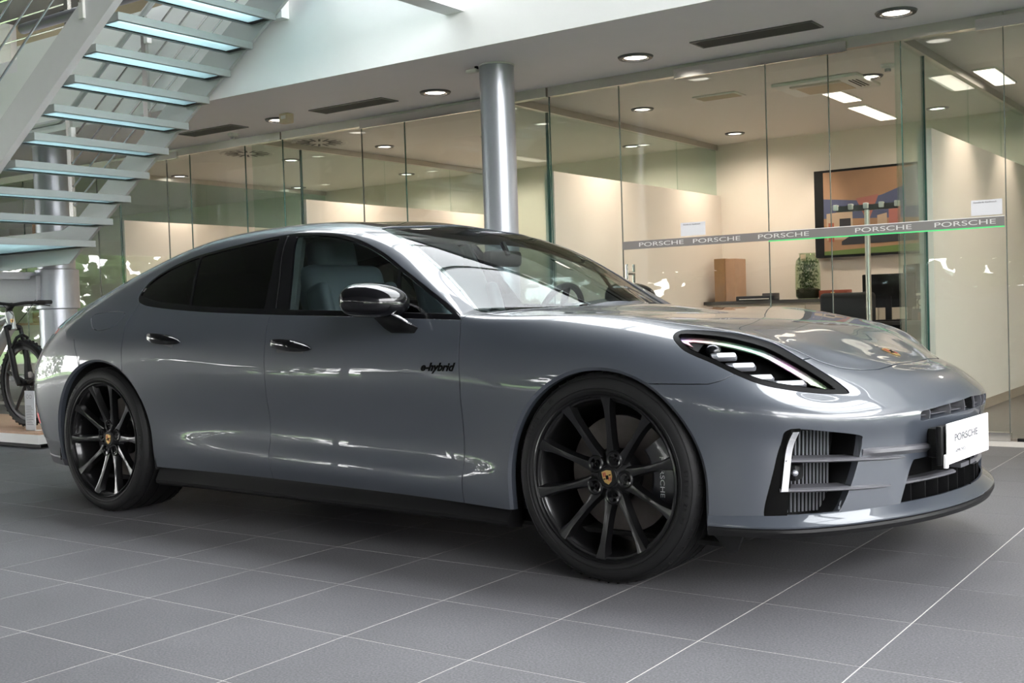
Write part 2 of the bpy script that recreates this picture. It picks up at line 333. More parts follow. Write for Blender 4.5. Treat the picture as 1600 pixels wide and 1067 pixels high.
def build_shell():
    B = lambda n, m, *b: struct(MB().box(*b).build(n, m))
    # deck over the offices: its underside is the soffit, its edge the white fascia
    B('ceiling', M['soffit'], -14, 8, 2.003, YW+.03, HC, HC+.12)
    B('ceiling', M['offceil'], -18, 8, YW+.03, 8.2, HC, HC+.12)
    fw = MB(); fw.box(-8.2, 8, 1.98, 2.003, HC, 3.62); fw.box(-14, -8.2, 1.98, 2.003, HC, 3.38); struct(fw.build('wall_fascia', M['white']))
    B('trim_1', M['soffit'], -14, -8.2, 1.98, 2.35, 3.38, 3.50)
    B('floor', M['offfloor'], -18, 8, 2.003, 8.2, HC+.12, 3.40)
    # wall behind the gallery, seen at the top left
    gw = MB(); gw.box(-18, 8, 8.0, 8.2, 3.4, 4.15); gw.box(-18, 8, 8.0, 8.2, 5.4, 6.6); struct(gw.build('wall_gallery', M['rugged']))
    B('trim_2', M['stair'], -18, 8, 7.8, 8.0, 4.15, 4.45)
    # outer walls: low glazing strips let the daylight in, solid above
    wb = MB(); wb.box(-18, -12.6, -9.2, -9, 0, 1.08); wb.box(-9.9, -9.0, -9.2, -9, 0, 1.08); wb.box(-6.6, -1.2, -9.2, -9, 0, 1.08); wb.box(2.2, 8, -9.2, -9, 0, 1.08); wb.box(-18, 8, -9.2, -9, 1.6, 6.6); struct(wb.build('wall_back', M['darkwall']))
    wr = MB(); wr.box(6, 6.2, -9, 8.2, 2.3, 2.8); wr.box(6, 6.2, 4, 8.2, 2.8, 6.6); wr.box(6, 6.2, -9, 4, 6.3, 6.6); wr.box(6, 6.2, -9, 8.2, 0, .3); wr.box(6, 6.2, 3.5, 8.2, .3, 2.3); struct(wr.build('wall_right', M['darkwall']))
    wl = MB(); wl.box(-18.2, -18, -9, 8.2, 0, .2); wl.box(-18.2, -18, -9, 8.2, 2.3, 6.6); wl.box(-18.2, -18, 1.0, 8.2, .2, 2.3); struct(wl.build('wall_left', M['white']))
    struct(MB().box(-18, -14, -9, YW, -.06, -.003).build('floor', M['offfloor']))
    w1 = struct(MB().box(-18, 8, -9.11, -9.09, 0, 1.6).build('window_1', M['clear']))
    for k in range(13): MB().box(-14+k*1.83-.03, -14+k*1.83+.03, -9.15, -9.02, 0, 1.6).build('mullion', M['satin'], w1)
    w2 = struct(MB().box(6.09, 6.11, -9, 3.5, .3, 2.3).build('window_2', M['clear']))
    for k in range(7): MB().box(5.97, 6.09, -9+k*2.08-.03, -9+k*2.08+.03, .3, 2.3).build('mullion', M['satin'], w2)
    w3 = struct(MB().box(-18.11, -18.09, -9, 1, .2, 2.3).build('window_3', M['clear']))
    for k in range(5): MB().box(-18.15, -18.03, -9+k*2.4-.03, -9+k*2.4+.03, .2, 2.3).build('mullion', M['satin'], w3)
    w5 = struct(MB().box(6.09, 6.11, -9, 4, 2.8, 6.3).build('window_5', M['clear']))
    for k in range(8): MB().box(5.97, 6.09, -9+k*1.857-.03, -9+k*1.857+.03, 2.8, 6.3).build('mullion', M['stair'], w5)
    # roof with a long rooflight above the fascia
    rf = MB(); rf.box(-18, 8, -9.2, 1.0, 6.6, 6.8); rf.box(-18, 8, 4.9, 8.2, 6.6, 6.8); rf.box(-18, -7.6, 1.0, 4.9, 6.6, 6.8); struct(rf.build('ceiling', M['roofdark']))
    sk = struct(MB().box(-7.6, 8, 1.0, 4.9, 6.7, 6.72).build('window_4', M['roofpane']))
    for k in range(9): MB().box(-7.6+k*1.8-.04, -7.6+k*1.8+.04, 1.0, 4.9, 6.55, 6.75).build('glazing_bar', M['stair'], sk)
    MB().tube([(-8.2, 2.05, 3.80), (8, 2.05, 3.80)], .05, 10).build('trim_3', M['sgrey'])['kind'] = 'structure'
    # back wall of the offices
    B('wall_office', M['cream'], -18, 8, 7.68, 7.8, 0, HC)
    struct(MB().box(-22, 10, -11.4, -9.25, -.1, -.02).build('floor', M['paving']))  # unseen paving outside the back windows, added for reflections on the car doors
    tag(MB().box(-40, 40, -45, 30, -.3, -.10).build('lawn', M['lawn']), 'green lawn outside the showroom windows', 'lawn', None, 'stuff')
build_shell()
def hedges():
    rnd = random.Random(5)
    for nm, lab, pts in (('hedge', 'leafy hedge and trees outside the windows behind the camera', [(x, -12.5+rnd.uniform(-1, 1)) for x in np.arange(-21, 10, 1.3)]),
                    ('hedge', 'leafy hedge and trees outside the right hand windows', [(13.5+rnd.uniform(-1, 1), y) for y in np.arange(-9, 6, 1.3)]),
                    ('hedge', 'leafy hedge and trees outside the left hand windows', [(-25+rnd.uniform(-1, 1), y) for y in np.arange(-9, 4, 1.3)])):
        mb = MB()
        for x, y in pts:
            h = rnd.uniform(1.0, 2.2)
            for q in range(120): mb.ball((x+rnd.uniform(-.8, .8), y+rnd.uniform(-.8, .8), .25+(1.3+h)*rnd.random()), rnd.uniform(.07, .26), rnd.uniform(.07, .26), rnd.uniform(.05, .18), 6, 4)
        tag(mb.build(nm, M['leaf']), lab, 'hedge', None, 'stuff')
hedges()
def glass_front():
    # structural glass wall of the offices with steel head rail
    root = struct(empty('wall_glass', (0, YW, 0)))
    xs = [-14, -12.9, -11.8, -10.7, -9.9, -9.23, -7.99, -7.61, -6.76, -6.22, -5.18, -4.66, -3.11, -2.46, -1.25, -.79, -.29, .354, 1.9, 3.5, 5.2, 7.9]
    for a, b in zip(xs[:-1], xs[1:]):
        p = MB().box(a+.003, b-.003, -.006, .006, .02, HC-.06).build('glass_pane', M['pane'], root)
        MB().box(b-.0022, b+.0022, -.007, .007, .02, HC-.06).build('pane_edge', M['edge'] if b in (-.29, -3.11, -4.66, -6.22, -6.76, -7.61) else M['paleedge'], p)
    segs = [(-14, -6.22, 0), (-6.20, -3.12, 0), (-3.10, .36, 0), (.37, 7.9, 0)]
    for a, b, _ in segs: MB().box(a, b, -.035, .035, HC-.075, HC).build('head_rail', M['steel'], root)
    for a, b in ((-8.9, -7.75), (-5.15, -3.7), (-1.95, -.64), (.2, 1.5)): MB().box(a, b, -.06, -.036, HC-.10, HC-.03).build('door_track', M['stainless'], root)
    MB().box(-2.0, .36, -.03, .03, 0, .055).build('floor_shoe', M['stainless'], root)
    for a, b in ((.40, 1.9), (1.95, 3.5)): MB().box(a, b, -.02, .02, 0, .02).build('floor_shoe', M['satin'], root)
    # door pull
    h = empty('door_handle'); h.parent = root
    for dy in (-.055, .055):
        MB().tube([(-2.40, dy, .95), (-2.40, dy, 1.27)], .011).build('pull_bar', M['stainless'], h)
    MB().tube([(-2.40, -.055, 1.20), (-2.40, .055, 1.20)], .014).build('pull_bar', M['stainless'], h)
    return root
glass_front()
def partitions():
    for x in (-9.75, -6.67, -3.58, -.33):
        r = struct(empty('wall_partition', (x, 0, 0)))
        MB().box(-.05, .05, 4.2, 7.68, 0, 2.16).build('solid_panel', M['cream'], r)
        for a, b in ((YW+.01, 4.2), (4.2, 5.5), (5.5, 6.7), (6.7, 7.67)):
            MB().box(-.006, .006, a+.003, b-.003, .02 if a < 4 else 2.17, HC-.055).build('glass_pane', M['pane2'], r)
        MB().box(-.03, .03, YW+.04, 7.67, HC-.06, HC).build('head_rail', M['steel'], r)
        MB().box(-.055, .055, 4.2, 7.67, 0, .08).build('skirting', M['tan'], r)
        MB().box(-.012, .012, 4.185, 4.2, .02, HC-.06).build('pane_edge', M['edge'], r)
partitions()
def band():
    r = tag(empty('glass_band', (0, YW-.012, 0)), 'grey frosted band with pale repeated lettering across the glass office front', 'decal')
    MB().box(-2.46, .345, -.001, .001, 1.385, 1.448).build('grey_strip', M['band'], r)
    MB().box(-1.25, .345, -.0018, .0008, 1.3775, 1.3865).build('green_line', M['green'], r)
    MB().box(-1.25, .345, -.0018, .0008, 1.447, 1.451).build('white_line', M['whiteink'], r)
    for x in (-2.12, -1.66, -1.14, -.43, .10):
        text('lettering', 'PORSCHE', .045, M['bandtext'], r, frame_mtx((x, -.002, 1.416), (1,0,0), (0,0,1)), sx=2.0, extrude=.0006)
band()
def notice(x, w, label):
    r = tag(empty('paper_notice', (x, YW-.011, 1.46)), label, 'notice')
    MB().box(0, w, -.001, .001, 0, .10).build('sheet', M['paper'], r)
    text('lettering', 'Doradca ds. Handlowych', .014, M['ink'], r, frame_mtx((w/2-.01, -.0016, .085), (1,0,0), (0,0,1)), extrude=.0004)
notice(-1.95, .205, 'white paper notice on glass left of the tall jar, above the band')
notice(.143, .19, 'white paper notice on glass at far right, above the band')
def column(x, y, r, z1, label, sleeve=False):
    c = tag(empty('steel_column', (x, y, 0)), label, 'column')
    MB().lathe([(0,0),(r,0),(r,z1),(0,z1)], 48).build('shaft', M['alu'], c)
    MB().lathe([(r,z1-.012),(r+.006,z1-.010),(r+.006,z1-.001),(r,z1)], 48).build('top_ring', M['whiteplastic'], c)
    if sleeve:
        MB().lathe([(r,1.09),(r+.03,1.10),(r+.03,1.49),(r,1.50)], 48).build('sleeve', M['alu'], c)
    return c
column(-2.92, 2.53, .127, HC, 'slim round silver column in front of the glass offices behind the car')
column(-8.5, 2.5, .183, HC, 'thick round silver column with sleeve under the staircase', True)
# ---------------- ceiling fittings ----------------
def downlight(loc, label, group, r=.125, lit=True, warm=True):
    d = tag(empty('downlight', loc), label, 'ceiling lamp', group)
    MB().lathe([(r*.74,-.001),(r*.78,-.016),(r*.97,-.014),(r+.004,0)], 32).build('trim_ring', M['sgrey'], d)
    MB().lathe([(r*.775,-.013),(r*.66,-.004),(r*.60,-.002)], 24).build('reflector', M['chrome'], d)
    MB().lathe([(0,-.002),(r*.3,-.006),(r*.5,-.003),(r*.66,-.0045)], 20).build('lens', M['lampglass'], d)
    return d
def dl_light(loc, e, size=1.9, col=(1,.80,.66)):
    l = bpy.data.lights.new('downlight_beam', 'SPOT'); l.energy = e; l.color = col; l.spot_size = size; l.spot_blend = .6; l.shadow_soft_size = .06
    o = bpy.data.objects.new('downlight_beam', l); COL.objects.link(o); o.location = (loc[0], loc[1], loc[2]-.02); return o
base = downlight((-.17, 3.02, HC), 'large round downlight in the soffit at the top right of the picture', 'soffit downlights')
for x, lb in ((-2.02, 'round downlight in the soffit right of the slim silver column'), (-3.88, 'round downlight in the soffit just left of the slim silver column'), (-5.71, 'round downlight in the soffit beside the small beige sensor box')):
    copy_tree(base, (x, 3.0, HC), lb)
for x_ in (-.17, -2.02, -3.88, -5.71): dl_light((x_, 3.01, HC), 55, 2.2, (1, .94, .90))
k = 0
for x in (-9.58, -7.6, -6.17, -4.28, -3.03, -.95):
    for y in (4.95, 6.98):
        if (x, y) == (-4.28, 4.95): continue
        d = copy_tree(base, (x, y, HC), '%s %s round downlight on the ceiling of the %s' % (('nearer', 'farther')[y > 6], ('left', 'right')[x in (-7.6, -4.28, -.95)], {-9.58: 'office behind the staircase', -7.6: 'office behind the staircase', -6.17: 'office just left of the slim column', -4.28: 'office just left of the slim column', -3.03: 'office with the wall picture', -.95: 'office with the wall picture'}[x]), 'office downlights'); d.scale = (.82, .82, .82)
        dl_light((x, y, HC), 20); dl_light((x, y, HC), 36, 2.9)
dl_light((-1.1, 7.35, HC), 15, 1.3); dl_light((-2.4, 7.35, HC), 25, 1.3); dl_light((-3.35, 5.2, HC), 9, 1.4); dl_light((-.05, 5.0, HC), 36, 1.6); dl_light((-.05, 6.6, HC), 36, 1.6); dl_light((1.2, 5.0, HC), 55, 2.9)
copy_tree(base, (-1.52, 7.2, HC), 'tiny recessed spotlight on the office ceiling above the wall picture', 'office downlights').scale = (.5, .5, .5)
def flat_grille():
    v = tag(empty('ceiling_grille', (-2.23, 4.86, HC)), 'small flat white grille on the ceiling of the office with the wall picture', 'vent')
    MB().rbox((.40,.24,.012), (0,0,-.006), .004).build('frame', M['offceil'], v)
    me = MB().box(-.18,.18,-.004,.004,-.015,-.011).mesh('slat', M['sponge'])
    for k in range(9): place(me, 'slat', v, (0, -.08+k*.02, 0))
flat_grille()
def vent(x0, x1, label):
    v = tag(empty('ceiling_vent', ((x0+x1)/2, 2.965, HC)), label, 'vent', 'soffit slot vents')
    w = (x1-x0)/2
    fr = MB(); fr.box(-w,w,-.11,-.095,-.008,.0); fr.box(-w,w,.095,.11,-.008,0); fr.box(-w,-w+.015,-.095,.095,-.008,0); fr.box(w-.015,w,-.095,.095,-.008,0); fr.build('frame', M['sgrey'], v)
    MB().box(-w+.015,w-.015,-.095,.095,-.003,-.001).build('backing', M['grille'], v)
    me = MB().box(-w+.016,w-.016,-.0025,.0025,-.0065,-.003).mesh('slat', M['grille'])
    for k in range(15): place(me, 'slat', v, (0, -.0875+k*.0125, 0))
vent(-1.52, -.655, 'dark slot vent in the soffit at the upper right'); vent(-5.19, -4.34, 'dark slot vent in the soffit left of the slim column'); vent(-6.98, -6.2, 'dark slot vent in the soffit beside the staircase')
def smoke(loc, label):
    s = tag(empty('smoke_detector', loc), label, 'smoke detector')
    MB().lathe([(.055,0),(.055,-.014),(.047,-.018),(.044,-.03),(.03,-.034),(.0,-.034)], 24).build('base', M['whiteplastic'], s)
    MB().lathe([(.024,-.034),(.024,-.055),(0,-.056)], 16).build('sensor_cage', M['alu'], s)
smoke((-6.6, 3.23, HC), 'white smoke detector under the soffit right of the staircase')
smoke((-.70, 4.6, HC), 'white smoke detector on the office ceiling above the desk')
smoke((-5.0, 5.2, HC), 'white smoke detector on the ceiling of the office left of the slim column')
def sensor():
    s = tag(empty('sensor_box', (-5.45, 2.84, HC)), 'small beige sensor box hanging from the soffit by a downlight', 'sensor')
    MB().rbox((.11,.075,.085), (0,0,-.043), .006).build('housing', M['sponge'], s); MB().box(-.03,.03,-.0385,-.037,-.05,-.02).build('face_plate', M['whiteplastic'], s)
    s = tag(empty('motion_sensor', (-3.09, 2.46, HC)), 'flat white motion sensor under the soffit beside the slim column', 'sensor')
    MB().rbox((.10,.05,.03), (0,0,-.03), .012).build('housing', M['whiteplastic'], s); MB().box(.03,.05,-.012,.012,-.02,0).build('bracket', M['satin'], s)
sensor()
def light_panel(x, y0, y1, label):
    p = tag(empty('ceiling_panel_light', (x, (y0+y1)/2, HC)), label, 'ceiling lamp', 'office panel lights')
    h = (y1-y0)/2; f = MB(); f.box(-.09,.09,-h,h,-.012,0); f.build('frame', M['whiteplastic'], p)
    MB().box(-.078,.078,-h+.012,h-.012,-.016,-.011).build('diffuser', M['panel'], p)
light_panel(-1.42, 5.25, 5.95, 'nearer lit panel light on the ceiling above the desk office'); light_panel(-1.49, 6.25, 7.25, 'farther lit panel light on the ceiling above the desk office')
light_panel(-.16, 5.3, 6.1, 'lit panel light on the ceiling of the rightmost office')
def ac_unit():
    a = tag(empty('ceiling_air_conditioner', (-1.33, 5.0, HC)), 'square ceiling air conditioner with slotted panel above the desk office', 'air conditioner')
    MB().rbox((.72,.6,.03), (0,0,-.015), .008).build('cover', M['whiteplastic'], a)
    MB().rbox((.42,.06,.02), (-.02,-.2,-.036), .008).build('flap', M['cabinet'], a)
    MB().box(-.22,.18,-.12,.22,-.034,-.029).build('grille', M['sponge'], a)
    for k in range(3): MB().box(.24+k*.03,.248+k*.03,-.16,.16,-.034,-.029).build('slot', M['satin'], a)
ac_unit()
def round_vent(x, y, label):
    v = tag(empty('round_ceiling_vent', (x, y, HC)), label, 'vent', 'round swirl vents'); 
    MB().lathe([(0,-.001),(.26,-.001),(.275,-.008),(.29,-.004),(.295,0)], 40).build('plate', M['offceil'], v)
    me = MB().box(.10,.24,-.012,.012,-.004,-.0015).mesh('slot', M['satin'])
    for k in range(16): place(me, 'slot', v, None, (0,0,2*PI*k/16))
round_vent(-6.45, 4.25, 'round swirl vent on an office ceiling, nearer the slim column'); round_vent(-7.55, 4.25, 'round swirl vent on an office ceiling, nearer the staircase')
# ======================= STAIRCASE =======================
def staircase():
    st = tag(empty('staircase', (-7.3, 1.25, 0)), 'grey steel staircase with glass treads rising to the right over the showroom', 'staircase')
    ox, oy = -7.3, 1.25
    Y0, Y1 = .62-oy, 1.9-oy
    def X(x): return x-ox
    up = lambda x: 2.5+.644*(x+6.213)
    lo = lambda x: 2.186+.642*(x+6.238)
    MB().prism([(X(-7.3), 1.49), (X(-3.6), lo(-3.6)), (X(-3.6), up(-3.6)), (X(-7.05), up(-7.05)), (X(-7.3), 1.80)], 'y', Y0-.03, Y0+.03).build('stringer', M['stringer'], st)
    lo2 = lambda x: 2.067+.64*(x+6.404)
    MB().prism([(X(-8.75), 1.47), (X(-7.33), 1.49), (X(-4.35), lo2(-4.35)), (X(-4.1), lo2(-4.1)+.2), (X(-4.1), lo2(-4.1)+.34), (X(-7.2), lo2(-7.2)+.31), (X(-7.4), 1.80), (X(-8.75), 1.80)], 'y', Y1-.03, Y1).build('stringer', M['stair'], st)
    ya, yb, d, t = Y0+.03, Y1-.03, .27, .055
    fr = MB(); fr.box(-.03, 0, ya, yb, -t, 0); fr.box(-d, -d+.03, ya, yb, -t, 0); fr.box(-d+.03, -.03, ya, ya+.03, -t, 0); fr.box(-d+.03, -.03, yb-.03, yb, -t, 0)
    frm = fr.mesh('tread', M['treadshade']); gm = MB().box(-d+.038, -.038, ya+.038, yb-.06, -.045, -.004).mesh('tread_glass', M['frost'])
    ga = MB(); ga.box(-d+.03, -d+.042, ya+.03, yb-.03, -.05, -.01); ga.box(-.042, -.03, ya+.03, yb-.03, -.05, -.01); ga.box(-d+.042, -.042, yb-.075, yb-.03, -.05, -.01); ga.box(-d+.042,-.042, ya+.03, ya+.038, -.05, -.01)
    gam = ga.mesh('gasket', M['satin'])
    for k in range(-3, 8):
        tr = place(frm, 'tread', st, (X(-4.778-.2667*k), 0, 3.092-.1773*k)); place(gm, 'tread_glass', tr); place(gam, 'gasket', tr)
    # landing
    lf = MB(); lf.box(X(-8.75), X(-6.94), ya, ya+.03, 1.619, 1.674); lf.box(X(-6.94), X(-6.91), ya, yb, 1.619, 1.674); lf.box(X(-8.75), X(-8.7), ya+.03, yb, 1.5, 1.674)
    ln = lf.build('landing', M['treadshade'], st); MB().box(X(-8.68), X(-6.96), ya+.04, yb-.06, 1.63, 1.668).build('landing_glass', M['frost'], ln)
    lg = MB(); lg.box(X(-6.98), X(-6.94), ya+.03, yb, 1.622, 1.66); lg.box(X(-8.7), X(-6.98), yb-.08, yb, 1.622, 1.66); lg.box(X(-8.7), X(-8.62), ya+.03, yb-.08, 1.622, 1.66); lg.build('gasket', M['satin'], ln)
    # beam carrying the landing, fixed to the column sleeve
    MB().rbox((2.6, .16, .30), (X(-9.76), 2.32-oy, 1.285), .015).build('support_beam', M['beam'], st)
    MB().box(X(-8.75), X(-8.55), Y1-.03, 2.3-oy, 1.40, 1.47).build('beam_bracket', M['alu'], st)
    MB().rbox((.10, .10, 1.3), (X(-8.6), Y0+.35, .75), .01).build('landing_post', M['stair'], st)
    # handrails
    hz = lambda x: 3.622+.632*(x+6.007)
    MB().tube([(X(-8.6), Y1, 2.80), (X(-7.42), Y1, 2.80), (X(-7.34), Y1, 2.82), (X(-3.7), Y1, hz(-3.7))], .026).build('handrail', M['stair'], st)
    MB().tube([(X(-7.3), Y0, up(-7.3)+.98), (X(-3.7), Y0, up(-3.7)+.98)], .026).build('handrail', M['stair'], st)
    for q in (.23, .44, .65, .82): MB().tube([(X(-7.30), Y1, hz(-7.30)-q), (X(-3.7), Y1, hz(-3.7)-q)], .009, 6).build('rail_rod', M['stainless'], st)
    for q in (.33, .55, .77): MB().tube([(X(-7.2), Y0, up(-7.2)+q), (X(-3.7), Y0, up(-3.7)+q)], .009, 6).build('rail_rod', M['stainless'], st)
    for x in (-7.28, -6.15, -4.6):
        p = MB().box(X(x)-.03, X(x)+.03, Y1-.015, Y1+.015, lo2(x)+.12, hz(x)).build('rail_post', M['stainless'], st)
        MB().rbox((.05,.05,.14), (X(x)+.07, Y1-.02, hz(x)-.17), .006).build('clamp', M['whiteplastic'], p)
    for x in (-6.75, -5.09, -4.0):
        p = MB().box(X(x)-.025, X(x)+.025, Y0-.05, Y0-.03, up(x)-.14, up(x)+.98).build('rail_post', M['whiteplastic'], st)
        MB().tube([(X(x), Y0-.065, up(x)-.02), (X(x), Y0-.03, up(x)-.02)], .012).build('bolt', M['stainless'], p)
    MB().box(X(-4.1), X(-2.78), Y0-.03, Y1+.08, 3.34, 3.40).build('upper_landing', M['frostw'], st)
    MB().box(X(-2.94), X(-2.78), Y0-.03, Y1+.08, 3.0, 3.30).build('upper_beam', M['white'], st)
    MB().box(X(-4.62), X(-4.48), 1.9-oy, 1.98-oy, 3.24, 3.5).build('wall_bracket', M['white'], st)
staircase()
def balustrade():
    b = tag(empty('gallery_balustrade', (-10, 2.12, 3.5)), 'steel gallery balustrade with rods and glass at the top left', 'balustrade')
    for z in (.24, .45, .66, .87): MB().tube([(-3, 0, z), (2.45, 0, z)], .008, 6).build('rail_rod', M['stainless'], b)
    MB().tube([(-3, 0, 1.05), (2.45, 0, 1.05)], .024).build('handrail', M['stainless'], b)
    for x in (-2.4, -.9, .9, 2.44):
        p = MB().box(x-.03, x+.03, -.02, .02, 0, 1.05).build('rail_post', M['stainless'], b)
        for z in (.35, .75): MB().box(x-.10, x-.03, -.015, .015, z, z+.04).build('clamp', M['satin'], p)
    MB().box(-2.3, 1.35, .06, .075, .02, 1.0).build('glass_panel', M['pane'], b)
balustrade()
# ======================= BICYCLE =======================
def bicycle():
    pl = tag(empty('display_plinth', (-7.05, 1.05, 0)), 'white display plinth with wooden top under the mountain bike', 'plinth')
    MB().box(-1.05, 1.05, -.36, .46, 0, .035).build('recessed_base', M['satin'], pl)
    MB().box(-1.12, 1.12, -.42, .52, .035, .105).build('body', M['whiteplastic'], pl)
    MB().box(-1.11, 1.11, -.41, .51, .105, .122).build('wooden_top', M['lightwood'], pl)
    b = tag(empty('mountain_bike', (-6.47, .88, .124)), 'grey and black mountain bike on the white plinth behind the car', 'bicycle')
    R, H = .350, .354
    def wheel(x, nm):
        w = MB().lathe([(R-.055,-.022),(R-.025,-.03),(R-.006,-.018),(R,0),(R-.006,.018),(R-.025,.03),(R-.055,.022)], 48, 'y', (x,0,H)).build(nm, M['rubber'], b)
        MB().lathe([(R-.052,-.016),(R-.08,-.013),(R-.08,.013),(R-.052,.016)], 48, 'y', (x,0,H)).build('rim', M['carbon'], w)
        kn = MB()
        for k in range(44):
            a = 2*PI*k/44
            for s in (-1, 1): kn.rbox((.018,.014,.012), (0,0,0), .003, 1, Matrix.Translation((x+(R-.004)*math.sin(a), s*.014, H+(R-.004)*math.cos(a))) @ Matrix.Rotation(a, 4, 'Y'))
        tag(kn.build('tread_knobs', M['rubber'], w), kind='stuff')
        for k in range(5):
            a = 2*PI*k/5+.3
            MB().tube([(x+.03*math.cos(a),0,H+.03*math.sin(a)), (x+(R-.075)*math.cos(a),0,H+(R-.075)*math.sin(a))], [.017,.012], 6).build('wheel_spoke', M['carbon'], w)
        MB().lathe([(0,-.05),(.03,-.05),(.022,-.02),(.022,.02),(.03,.05),(0,.05)], 16, 'y', (x,0,H)).build('hub', M['satin'], w)
        MB().lathe([(.04,.035),(.09,.035),(.09,.038),(.04,.038)], 24, 'y', (x,0,H), closed=True).build('brake_disc', M['disc'], w)
        return w
    wheel(0, 'front_wheel'); wheel(-1.19, 'rear_wheel')
    hd = Vector((-.165, 0, .80)); hu = Vector((-.205, 0, .91))
    bb = (-.76, 0, .34)
    MB().tube([hd-Vector((-.005,0,.02)), hu+Vector((-.004,0,.012))], .034, 12).build('head_tube', M['bikegrey'], b)
    MB().tube([(-.18,0,.83), (-.45,0,.60), bb], [.045,.06,.05], 10).build('down_tube', M['bikegrey'], b)
    MB().tube([(-.27,0,.76), (-.5,0,.55), (-.66,0,.42)], [.04,.05,.045], 10).build('battery', M['satin'], b)
    MB().tube([(-.20,0,.885), (-.55,0,.80), (-.86,0,.70)], [.032,.028,.025], 10).build('top_tube', M['bikegrey'], b)
    MB().tube([bb, (-.88,0,.78)], .024, 10).build('seat_tube', M['bikegrey'], b)
    for s in (-1, 1):
        MB().tube([(bb[0],s*.03,bb[2]), (-1.19,s*.07,H)], .014).build('chain_stay', M['bikegrey'], b)
        MB().tube([(-.86,s*.02,.68), (-1.19,s*.07,H)], .012).build('seat_stay', M['bikegrey'], b)
        lg = MB().tube([(-.155,s*.062,.80), (-.10,s*.062,.62)], .017, 10).build('fork_leg', M['satin'], b)
        MB().tube([(-.105,s*.062,.65), (-.045,s*.062,.42), (0,s*.062,H-.01)], [.024,.024,.02], 10).build('fork_slider', M['satin'], lg)
    MB().tube([(-.155,-.065,.795), (-.17,0,.81), (-.155,.065,.795)], [.022,.03,.022], 10).build('fork_crown', M['satin'], b)
    MB().tube([(-.085,-.062,.64), (-.035,-.045,.72), (-.03,0,.745), (-.035,.045,.72), (-.085,.062,.64)], .013).build('fork_brace', M['satin'], b)
    MB().tube([hu, (-.20,0,.955), (-.155,0,.985)], [.028,.026,.022], 10).build('stem', M['satin'], b)
    bar = MB().tube([(-.22,-.38,1.005), (-.17,-.12,1.0), (-.15,0,.985), (-.17,.12,1.0), (-.22,.38,1.005)], .013).build('handlebar', M['satin'], b)
    for s in (-1, 1):
        MB().tube([(-.203,s*.26,1.004), (-.225,s*.39,1.005)], .018, 10).build('grip', M['rubber'], bar)
        MB().tube([(-.18,s*.2,1.0), (-.13,s*.22,.985), (-.15,s*.33,.975)], .006, 6).build('brake_lever', M['satin'], bar)
        MB().tube([(-.18,s*.2,1.0), (-.08,s*.16,1.02), (-.06,s*.05,.9), (-.14,s*.02,.82)], .003, 6).build('brake_cable', M['satin'], bar)
    MB().tube([(-.88,0,.76), (-.92,0,.92)], .014).build('seat_post', M['satin'], b)
    MB().loft([[(-.80,-.02,.93),(-.80,.02,.93),(-.80,.02,.95),(-.80,-.02,.95)], [(-.93,-.035,.92),(-.93,.035,.92),(-.93,.03,.955),(-.93,-.03,.955)], [(-1.06,-.07,.93),(-1.06,.07,.93),(-1.06,.065,.97),(-1.06,-.065,.97)]]).build('saddle', M['satin'], b)
    MB().lathe([(.05,-.02),(.085,-.018),(.085,-.01),(.05,-.012)], 24, 'y', (bb[0],-.06,bb[2]), closed=True).build('chainring', M['satin'], b)
    for s in (-1, 1): MB().tube([(bb[0],s*.07,bb[2]), (bb[0]+s*.12,s*.08,bb[2]-s*.11)], .012).build('crank', M['satin'], b)
    c = crest('head_badge', b, .034); c.matrix_local = frame_mtx((-.148, -.012, .855), (.35,1,0), (-.3,0,1))
    s = tag(empty('info_sign', (-6.17, .72, .122)), 'white printed information sign standing on the plinth beside the bike', 'sign')
    MB().box(-.065, .065, -.004, .004, 0, .31).build('board', M['paper'], s)
    MB().box(-.065, .065, -.004, .05, 0, .004).build('foot', M['whiteplastic'], s)
    ln = MB()
    for k in range(12): ln.box(-.05, .02+.025*((k*7) % 3)/2, -.0046, -.004, .19-k*.013, .193-k*.013)
    tag(ln.build('printed_lines', M['ink'], s), kind='stuff')
    for x in (-.025, .015): MB().lathe([(.013,-.0046),(.0155,-.0046)], 20, 'y', (x,0,.265)).build('printed_wheel', M['ink'], s)
# crest: gold shield with red and black quarters (used on bonnet, wheels and bike)
def crest(name, parent, h, sx=.78):
    w = h*sx
    def shield(k): return [(-w*.5*k,h*.42*k),(0,h*.5*k),(w*.5*k,h*.42*k),(w*.5*k,0),(w*.36*k,-h*.30*k),(0,-h*.5*k),(-w*.36*k,-h*.30*k),(-w*.5*k,0)]
    o = MB().prism(shield(1), 'z', 0, h*.04).build(name, M['gold'], parent)
    q = MB()
    for s in (-1, 1):
        for k in range(2):
            a = .10+.17*k
            q.prism([(s*w*a,h*.05) if s < 0 else (s*w*a,h*.05), (s*w*(a+.09),h*.05), (s*w*(a+.09),h*.36), (s*w*a,h*.36)] if s < 0 else [(s*w*a,-h*.26), (s*w*(a+.09),-h*.22), (s*w*(a+.09),-h*.03), (s*w*a,-h*.03)], 'z', h*.04, h*.055)
    q.build('red_bars', M['red'], o)
    k = MB(); k.prism([(-w*.13,-h*.14),(w*.13,-h*.14),(w*.13,h*.12),(0,h*.15),(-w*.13,h*.12)], 'z', h*.04, h*.065)
    k.prism([(-w*.42,-h*.12),(-w*.2,-h*.12),(-w*.2,-h*.05),(-w*.42,-h*.05)], 'z', h*.04, h*.055); k.prism([(w*.2,h*.1),(w*.42,h*.1),(w*.42,h*.17),(w*.2,h*.17)], 'z', h*.04, h*.055)
    k.build('black_marks', M['blackink'], o)
    return o
bicycle()
